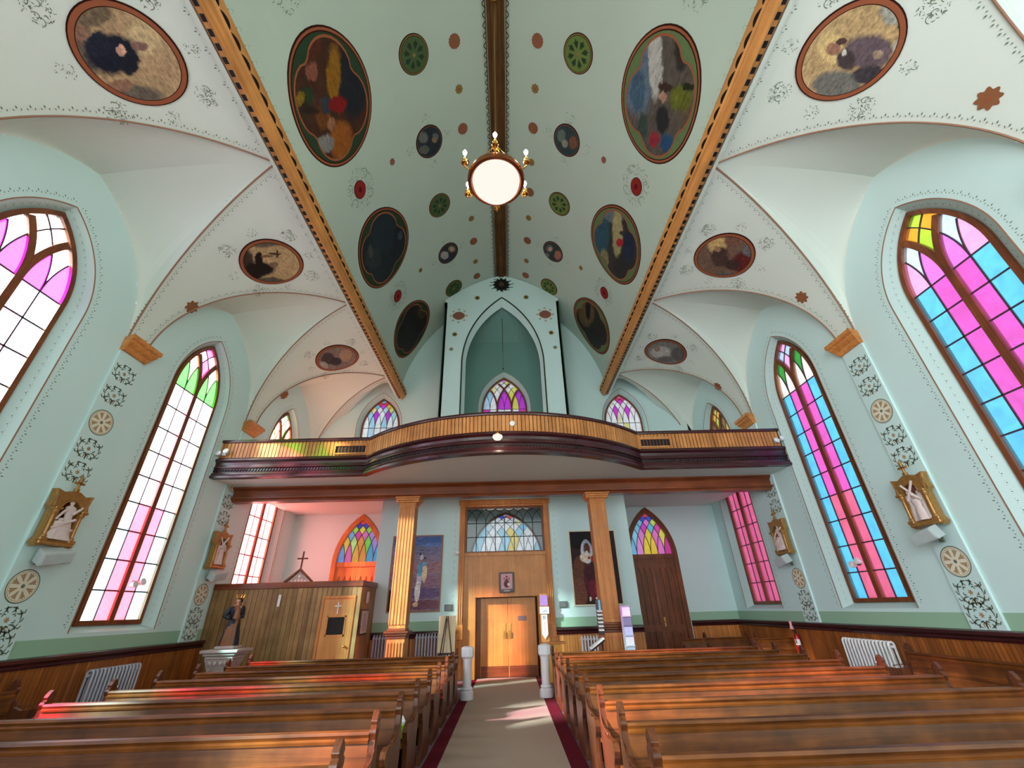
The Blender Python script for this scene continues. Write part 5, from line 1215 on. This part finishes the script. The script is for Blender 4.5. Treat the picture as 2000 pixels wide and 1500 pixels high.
def station(sg,pc,kind,lab):
    y=sk(pc,sg*WX); r=empty('relief_station',(sg*(WX-.12),y,2.98),PI/2 if sg<0 else -PI/2)
    # local: x along the wall, -y into the nave, z up.   width .72, height 1.0 (+cross)
    tag(r,lab,'relief','framed reliefs on the pilasters')
    MMl=Matrix(((1,0,0,0),(0,0,1,0),(0,1,0,0),(0,0,0,1)))
    g=G(MMl); 
    outer=[(-.3,.0),(-.36,.06),(-.3,.16),(-.3,.62),(-.37,.68),(-.34,.78),(-.37,.98),(-.2,.94),(-.06,1.0),(.06,1.0),(.2,.94),(.37,.98),(.34,.78),(.37,.68),(.3,.62),(.3,.16),(.36,.06),(.3,.0),(.12,.05),(-.12,.05)]
    hole=[(-.19,.15),(-.19,.62)]+[(-.19*math.cos(PI*k/10),.62+.19*math.sin(PI*k/10)) for k in range(1,10)]+[(.19,.62),(.19,.15)]
    g.plate(outer,[hole],-.12,.0); g.strip([(-.21,.15),(-.21,.62)]+[(-.21*math.cos(PI*k/10),.62+.21*math.sin(PI*k/10)) for k in range(1,10)]+[(.21,.62),(.21,.15)],.03,-.145,-.1)
    g.M=Matrix()
    for s in (-1,1):
        g.lathe([(.045,0),(.05,.03),(.032,.05),(.03,.38),(.036,.4),(.055,.43),(.06,.47)],12,(s*.26,-.13,.15)); g.bbox(s*.26-.07,s*.26+.07,-.2,-.06,.62,.67,.01); g.bbox(s*.27-.07,s*.27+.07,-.18,-.06,.09,.15,.01)
        g.tube([(s*.31,-.1,.68),(s*.32,-.1,.82),(s*.35,-.1,.95)],[.03,.022,.03],8)
    g.bbox(-.33,.33,-.17,-.02,.03,.1,.015); part(g,'frame',M['gilt'],r,smooth=True,auto=35)
    g=G(); g.bbox(-.045,.045,-.11,-.05,.98,1.06,.01); g.bbox(-.022,.022,-.1,-.06,1.04,1.28,.008); g.bbox(-.08,.08,-.1,-.06,1.14,1.185,.008)
    for a,b in ((0,1.29),(-.09,1.16),(.09,1.16)): g.ball((a,-.08,b),.025,6)
    part(g,'finial_cross',M['gilt'],r)
    g=G(); g.box(-.2,.2,-.03,-.01,.12,.82); part(g,'niche_back',M['pinkbr'] if kind=='a' else M['copper'],r)
    g=G()
    g.M=Matrix.Translation((0,0,.13))@Matrix.Diagonal((1.35,1.1,1.25,1))@Matrix.Translation((0,0,-.14))
    if kind=='a':
        robed(g,-.1,-.09,.14,.47,.14,.1,.02); robed(g,.1,-.08,.14,.52,.14,.1,-.02); robed(g,.01,-.12,.14,.38,.17,.12,0)
        g.tube([(-.12,-.13,.7),(.1,-.13,.42)],.02,4); g.tube([(.1,-.15,.72),(-.1,-.13,.45)],.022,4)
        arm(g,(.03,-.12,.5),(.1,-.15,.45),(.03,-.17,.52),.02)
    else:
        robed(g,.07,-.09,.2,.5,.18,.12,-.12); robed(g,-.1,-.11,.14,.3,.22,.13,.15); robed(g,.0,-.13,.14,.2,.34,.12,.1)
        arm(g,(.0,-.1,.58),(-.08,-.12,.52),(-.14,-.13,.42),.02); arm(g,(.05,-.12,.5),(.12,-.14,.58),(.16,-.12,.62),.02); g.tube([(-.16,-.14,.28),(.12,-.14,.44)],.022,4)
    part(g,'figures',M['relief'],r,smooth=True,auto=50)
station(1,PIL[2],'a','gilt framed relief with pale figures under a crossed beam, near right pilaster')
station(-1,PIL[2],'b','gilt framed relief with a falling pale figure, near left pilaster')
station(1,PIL[3],'b','gilt framed relief on the far right pilaster beside the pink window')
station(-1,PIL[3],'a','gilt framed brown relief on the far left pilaster beside the confessional')
def speaker(sg,pc,lab):
    y=sk(pc,sg*WX); r=empty('wall_speaker',(sg*(WX-.14),y,2.9),PI/2 if sg<0 else -PI/2); tag(r,lab,'loudspeaker','speakers below the reliefs')
    g=G(Matrix.Rotation(math.radians(20),4,'X')@Matrix.Rotation(math.radians(-10),4,'Y'))
    pr=[(-.27,-.32),(.27,-.32),(.18,-.06),(-.18,-.06)]
    g.loft([[(a,b,z) for a,b in pr] for z in (-.11,.11)]); part(g,'cabinet',M['greybox'],r,bevel=.01)
    g.v=[];g.f=[];g.m=[]; g.bbox(-.25,.25,-.335,-.32,-.09,.09,.004); g.bbox(-.02,.02,-.34,-.335,-.06,-.03,.002); part(g,'grille',M['greybox'],r)
    g=G(); g.tube([(0,-.08,-.0),(0,-.02,-.12),(0,.03,-.14)],.025,8); g.bbox(-.05,.05,.02,.05,-.2,-.08,.005); part(g,'bracket',M['sten'],r)
speaker(1,PIL[2],'pale wedge loudspeaker under the near right relief'); speaker(-1,PIL[2],'grey wedge loudspeaker under the near left relief')
speaker(1,PIL[3],'small pale wedge loudspeaker under the far right relief'); speaker(-1,PIL[3],'grey-green wedge loudspeaker under the far left relief')
# statue on pedestal
MB_=plain('statue_blue',(20,30,46),.5,.4); MT_=plain('statue_tan',(128,84,52),.5,.4,0,.15); MS_=plain('statue_skin',(196,150,120),.5,.4)
st=empty('statue',(-7.0,12.35,1.1)); tag(st,'dark painted statue of a crowned robed figure holding a child, on a marble pedestal','statue')
g=G(); robed(g,0,0,.06,1.08,.44,.34,0,1,None,9,0,1.0,44)
nf=len(g.f)
for i in range(nf):
    c=sum((Vector(g.v[k]) for k in g.f[i]),Vector())/len(g.f[i]); z=(c.z-.06)/1.08
    if z>.84: g.m[i]=2 if c.y<-.012 and abs(c.x)<.05 and z<.97 else 0
    elif c.y>-.03 or abs(c.x)>.1+.06*(1-z) or (.42+.5*c.x<z<.82 and c.x<.1-.25*(z-.4)): g.m[i]=0
arm(g,(.16,-.04,.88),(.24,-.12,.7),(.12,-.2,.72),.05,0); arm(g,(-.16,-.04,.88),(-.2,-.14,.72),(-.04,-.22,.68),.05,0)
part(g,'figure',[MB_,MT_,MS_],st,smooth=True,auto=60)
g=G(); robed(g,.14,-.2,.66,.38,.16,.13,0,0,None,6); arm(g,(.2,-.22,.93),(.25,-.27,.9),(.28,-.3,.97),.018,0); part(g,'child',[MT_],st,smooth=True,auto=60)
g=G(); n=12; g.lathe([(.075,0),(.085,.03),(.08,.05)],12,(0,0,1.1)); 
for k in range(8): a=2*PI*k/8; g.tube([(.08*math.cos(a),.08*math.sin(a),1.14),(.1*math.cos(a),.1*math.sin(a),1.22)],[.016,.004],5)
part(g,'crown',M['brass'],st); g=G(); g.bbox(-.24,.24,-.2,.2,0,.07,.02); part(g,'plinth',M['stone'],st)
pe=empty('pedestal',(-7.0,12.35,0)); tag(pe,'pale carved marble pedestal carrying the statue by the left wall','pedestal')
g=G(); g.bbox(-.46,.46,-.36,.36,1.03,1.1,.015); g.bbox(-.4,.4,-.32,.32,.97,1.03,.02); g.bbox(-.35,.35,-.28,.28,.9,.97,.02); part(g,'top_slab',M['stone'],pe)
g=G(); g.loft([[(a*w_,b*d_,z) for a,b in ((-1,-1),(1,-1),(1,1),(-1,1))] for z,w_,d_ in ((0,.34,.28),(.12,.34,.28),(.14,.26,.2),(.6,.24,.19),(.78,.3,.24),(.9,.34,.27))])
for k in range(4): g.ball((-.2+.13*k,-.27,.82),(.05,.03,.05),8)
for s in (-1,1): g.tube([(s*.2,-.24,.7),(s*.26,-.26,.5),(s*.2,-.24,.35),(s*.14,-.22,.5)],.03,6)
part(g,'carved_shaft',M['stone'],pe)
# ------------------------------------------------------------------ small furniture by the doors
ea=empty('easel',(-1.72,13.75,0)); tag(ea,'thin wooden easel left of the entrance seen from behind','easel')
g=G(); g.tube([(-.02,-.03,1.66),(-.27,-.03,.0)],.014,6); g.tube([(.02,-.03,1.66),(.27,-.03,.0)],.014,6); g.tube([(0,-.04,1.6),(-.1,-.5,0)],.014,6); g.tube([(-.2,-.03,.74),(.2,-.03,.74)],.014,6); g.box(-.2,.2,-.03,.05,.74,.765); part(g,'legs',M['dark'],ea)
g=G(Matrix.Translation((-1.72,13.76,.77))@Matrix.Rotation(-.05,4,'X')); g.box(-.24,.24,0,.015,0,.9); g.box(-.003,.003,-.004,0,.02,.8,1); tag(g.build('easel_board',[plain('cream_board',(222,204,166),.7),M['line']]),'cream board resting on the easel beside the entrance','board')
ds=empty('desk',(1.33,13.95,0)); tag(ds,'small yellow-oak stand with a flat top right of the entrance','table')
g=G(); g.bbox(-.36,.3,-.22,.22,.9,.94,.008); part(g,'top',M['goldx'],ds); g=G(); g.bbox(-.2,.16,-.16,.16,.0,.9,.01); part(g,'body',plain('yellow_oak',(222,164,66),.45,.4),ds)
rk=empty('notice_stand',(1.13,14.6,0)); tag(rk,'narrow notice stand with a purple poster, right of the double doors','notice stand')
g=G(); g.bbox(-.12,.12,.0,.03,0,2.2,.005); part(g,'post',M['goldz'],rk)
g=G(); g.bbox(-.1,.13,-.02,0,1.86,2.15,.003); part(g,'purple_poster',plain('purple_paper',(176,130,206),.7),rk)
g=G(); g.bbox(-.13,.16,-.04,-.0,1.64,1.83,.004); g.box(-.1,.12,-.043,-.04,1.77,1.775,1); 
for k in range(3): g.tube([(-.04+.02*k,-.043,1.68+.02*k),(.04+.02*k,-.043,1.73),(.08,-.043,1.7)],.004,4,1)
part(g,'notice_card',[M['white'],plain('pen_blue',(110,130,180),.6)],rk)
g=G(Matrix(((1,0,0,0),(0,0,1,0),(0,1,0,0),(0,0,0,1)))); g.plate([(-.09,1.62),(.09,1.62),(.09,1.1),(.0,.97),(-.09,1.1)],[],-.03,-.01); ar=part(g,'white_arrow_sign',M['white'],rk)
try:
    cu=bpy.data.curves.new('letter','FONT'); cu.body='D'; cu.size=.12; cu.extrude=.001
    to=bpy.data.objects.new('letter',cu); C.objects.link(to); bpy.context.view_layer.update()
    me=bpy.data.meshes.new_from_object(to.evaluated_get(bpy.context.evaluated_depsgraph_get())); bpy.data.objects.remove(to)
    lo=bpy.data.objects.new('letter',me); me.materials.append(M['black']); C.objects.link(lo); lo.parent=ar; lo.rotation_euler=(PI/2,0,0); lo.location=(-.045,-.032,1.5)
except Exception as e: print('letter',e)
g=G()
for k in range(11): g.box(-.01,.012,-.033,-.03,1.16+.027*k,1.175+.027*k)
o=g.build('sign_text',plain('text_pink',(206,150,160),.7)); o.parent=ar
br=empty('brochure_rack',(3.12,12.45,0)); tag(br,'tall grey rack of leaflets on the right side of the right column','rack')
g=G(); g.bbox(-.13,.13,.0,.12,.62,1.8,.01); g.bbox(-.05,.05,.02,.1,.0,.62,.01); g.bbox(-.15,.15,-.1,.15,0,.03,.005); part(g,'rack_back',plain('rack_grey',(150,156,166),.4,.4),br)
g=G(); g.bbox(-.1,.1,-.1,-.0,.3,.7,.01); part(g,'lower_box',M['stone'],br)
lf=[(240,236,240),(120,130,150),(170,190,214),(200,206,214),(150,170,190)]
for k in range(5):
    g=G(); z=1.56-.22*k; g.loft([[(x,y,zz) for y,zz in ((-.01,z),(-.05,z+.01),(-.07,z+.19),(-.03,z+.2))] for x in (-.1,.1)]); g.box(-.12,.12,-.075,.0,z-.012,z+.0)
    part(g,'leaflets',plain('leaflet_%d'%k,lf[k],.5),br)
lr=empty('leaflet_rack',(2.41,12.42,0)); tag(lr,'small slanted rack with magazines on the left side of the right column','rack')
g=G()
for k in range(6): z=1.7-.085*k; g.loft([[(x,y,zz) for y,zz in ((0,z),(-.1,z-.03),(-.1,z-.01),(0,z+.02))] for x in (-.06,.07)])
part(g,'pockets',M['white'],lr)
g=G(); g.bbox(-.07,.08,-.01,.0,1.15,1.95,.004); g.box(.0,.06,-.015,-.01,1.72,1.95,1); part(g,'rack_board',[M['dark'],plain('sky_card',(130,190,226),.6)],lr)
g=G(Matrix.Translation((-.02,-.0,1.06))@Matrix.Rotation(-.55,4,'Y')); g.bbox(-.38,.06,-.2,.08,-.02,.02,.006); part(g,'slanted_tray',M['white'],lr)
g=G(Matrix.Translation((-.02,-.0,1.03))@Matrix.Rotation(-.55,4,'Y')); g.bbox(-.36,.06,-.18,.06,-.03,-.012,.004); part(g,'tray_underside',M['dark'],lr)
g=G(); g.tube([(-.0,0,1.02),(-.02,0,.0)],.02,6); part(g,'tray_post',M['dark'],lr)
fe=empty('fire_extinguisher',(8.12,13.62,.55)); tag(fe,'red fire extinguisher hanging below the far right pilaster','fire extinguisher')
g=G(); g.lathe([(.02,0),(.07,.01),(.075,.05),(.075,.36),(.05,.42),(.025,.44)],16); part(g,'cylinder',plain('red_enamel',(170,20,30),.3,.5),fe,smooth=True,auto=40)
g=G(); g.lathe([(.025,.43),(.025,.5)],8); g.tube([(-.0,0,.48),(-.07,-.03,.52)],.012,6); g.tube([(0,0,.5),(-.06,-.05,.4),(-.08,-.06,.2)],.01,6); part(g,'valve',M['black'],fe); g=G(); g.loft([[(.0765*math.cos(a),.0765*math.sin(a),z) for a in [PI+.2+k*.25 for k in range(8)]] for z in (.16,.3)],0,False,False); part(g,'label',M['white'],fe)
g=G(); g.lathe([(.05,0),(.055,.02),(.03,.1),(.035,.2)],12,(8.14,13.75,1.08)); tag(g.build('pink_candle_holder',plain('pink_white',(240,170,170),.5)),'small pink and white holder on the chair rail above the extinguisher','holder')
# tissue box on a pew seat
tb=empty('tissue_box',(-1.3,6.56,.445)); tag(tb,'bright green tissue box standing on a left pew seat by the aisle','tissue box')
g=G(); g.bbox(-.06,.06,-.06,.06,0,.13,.006); part(g,'box',plain('lime_card',(130,214,20),.5),tb)
g=G(); g.loft([[(r*math.cos(2*PI*k/8)*(1+.3*math.sin(3*k)),r*math.sin(2*PI*k/8),z) for k in range(8)] for r,z in ((.03,.13),(.04,.16),(.022,.19),(.004,.215))]); part(g,'tissue',M['white'],tb)
for o in bpy.data.objects:
    if o.type=='MESH' and o.parent is None and o.get('kind')!='structure' and not o.get('label'): print('UNLABELLED',o.name)
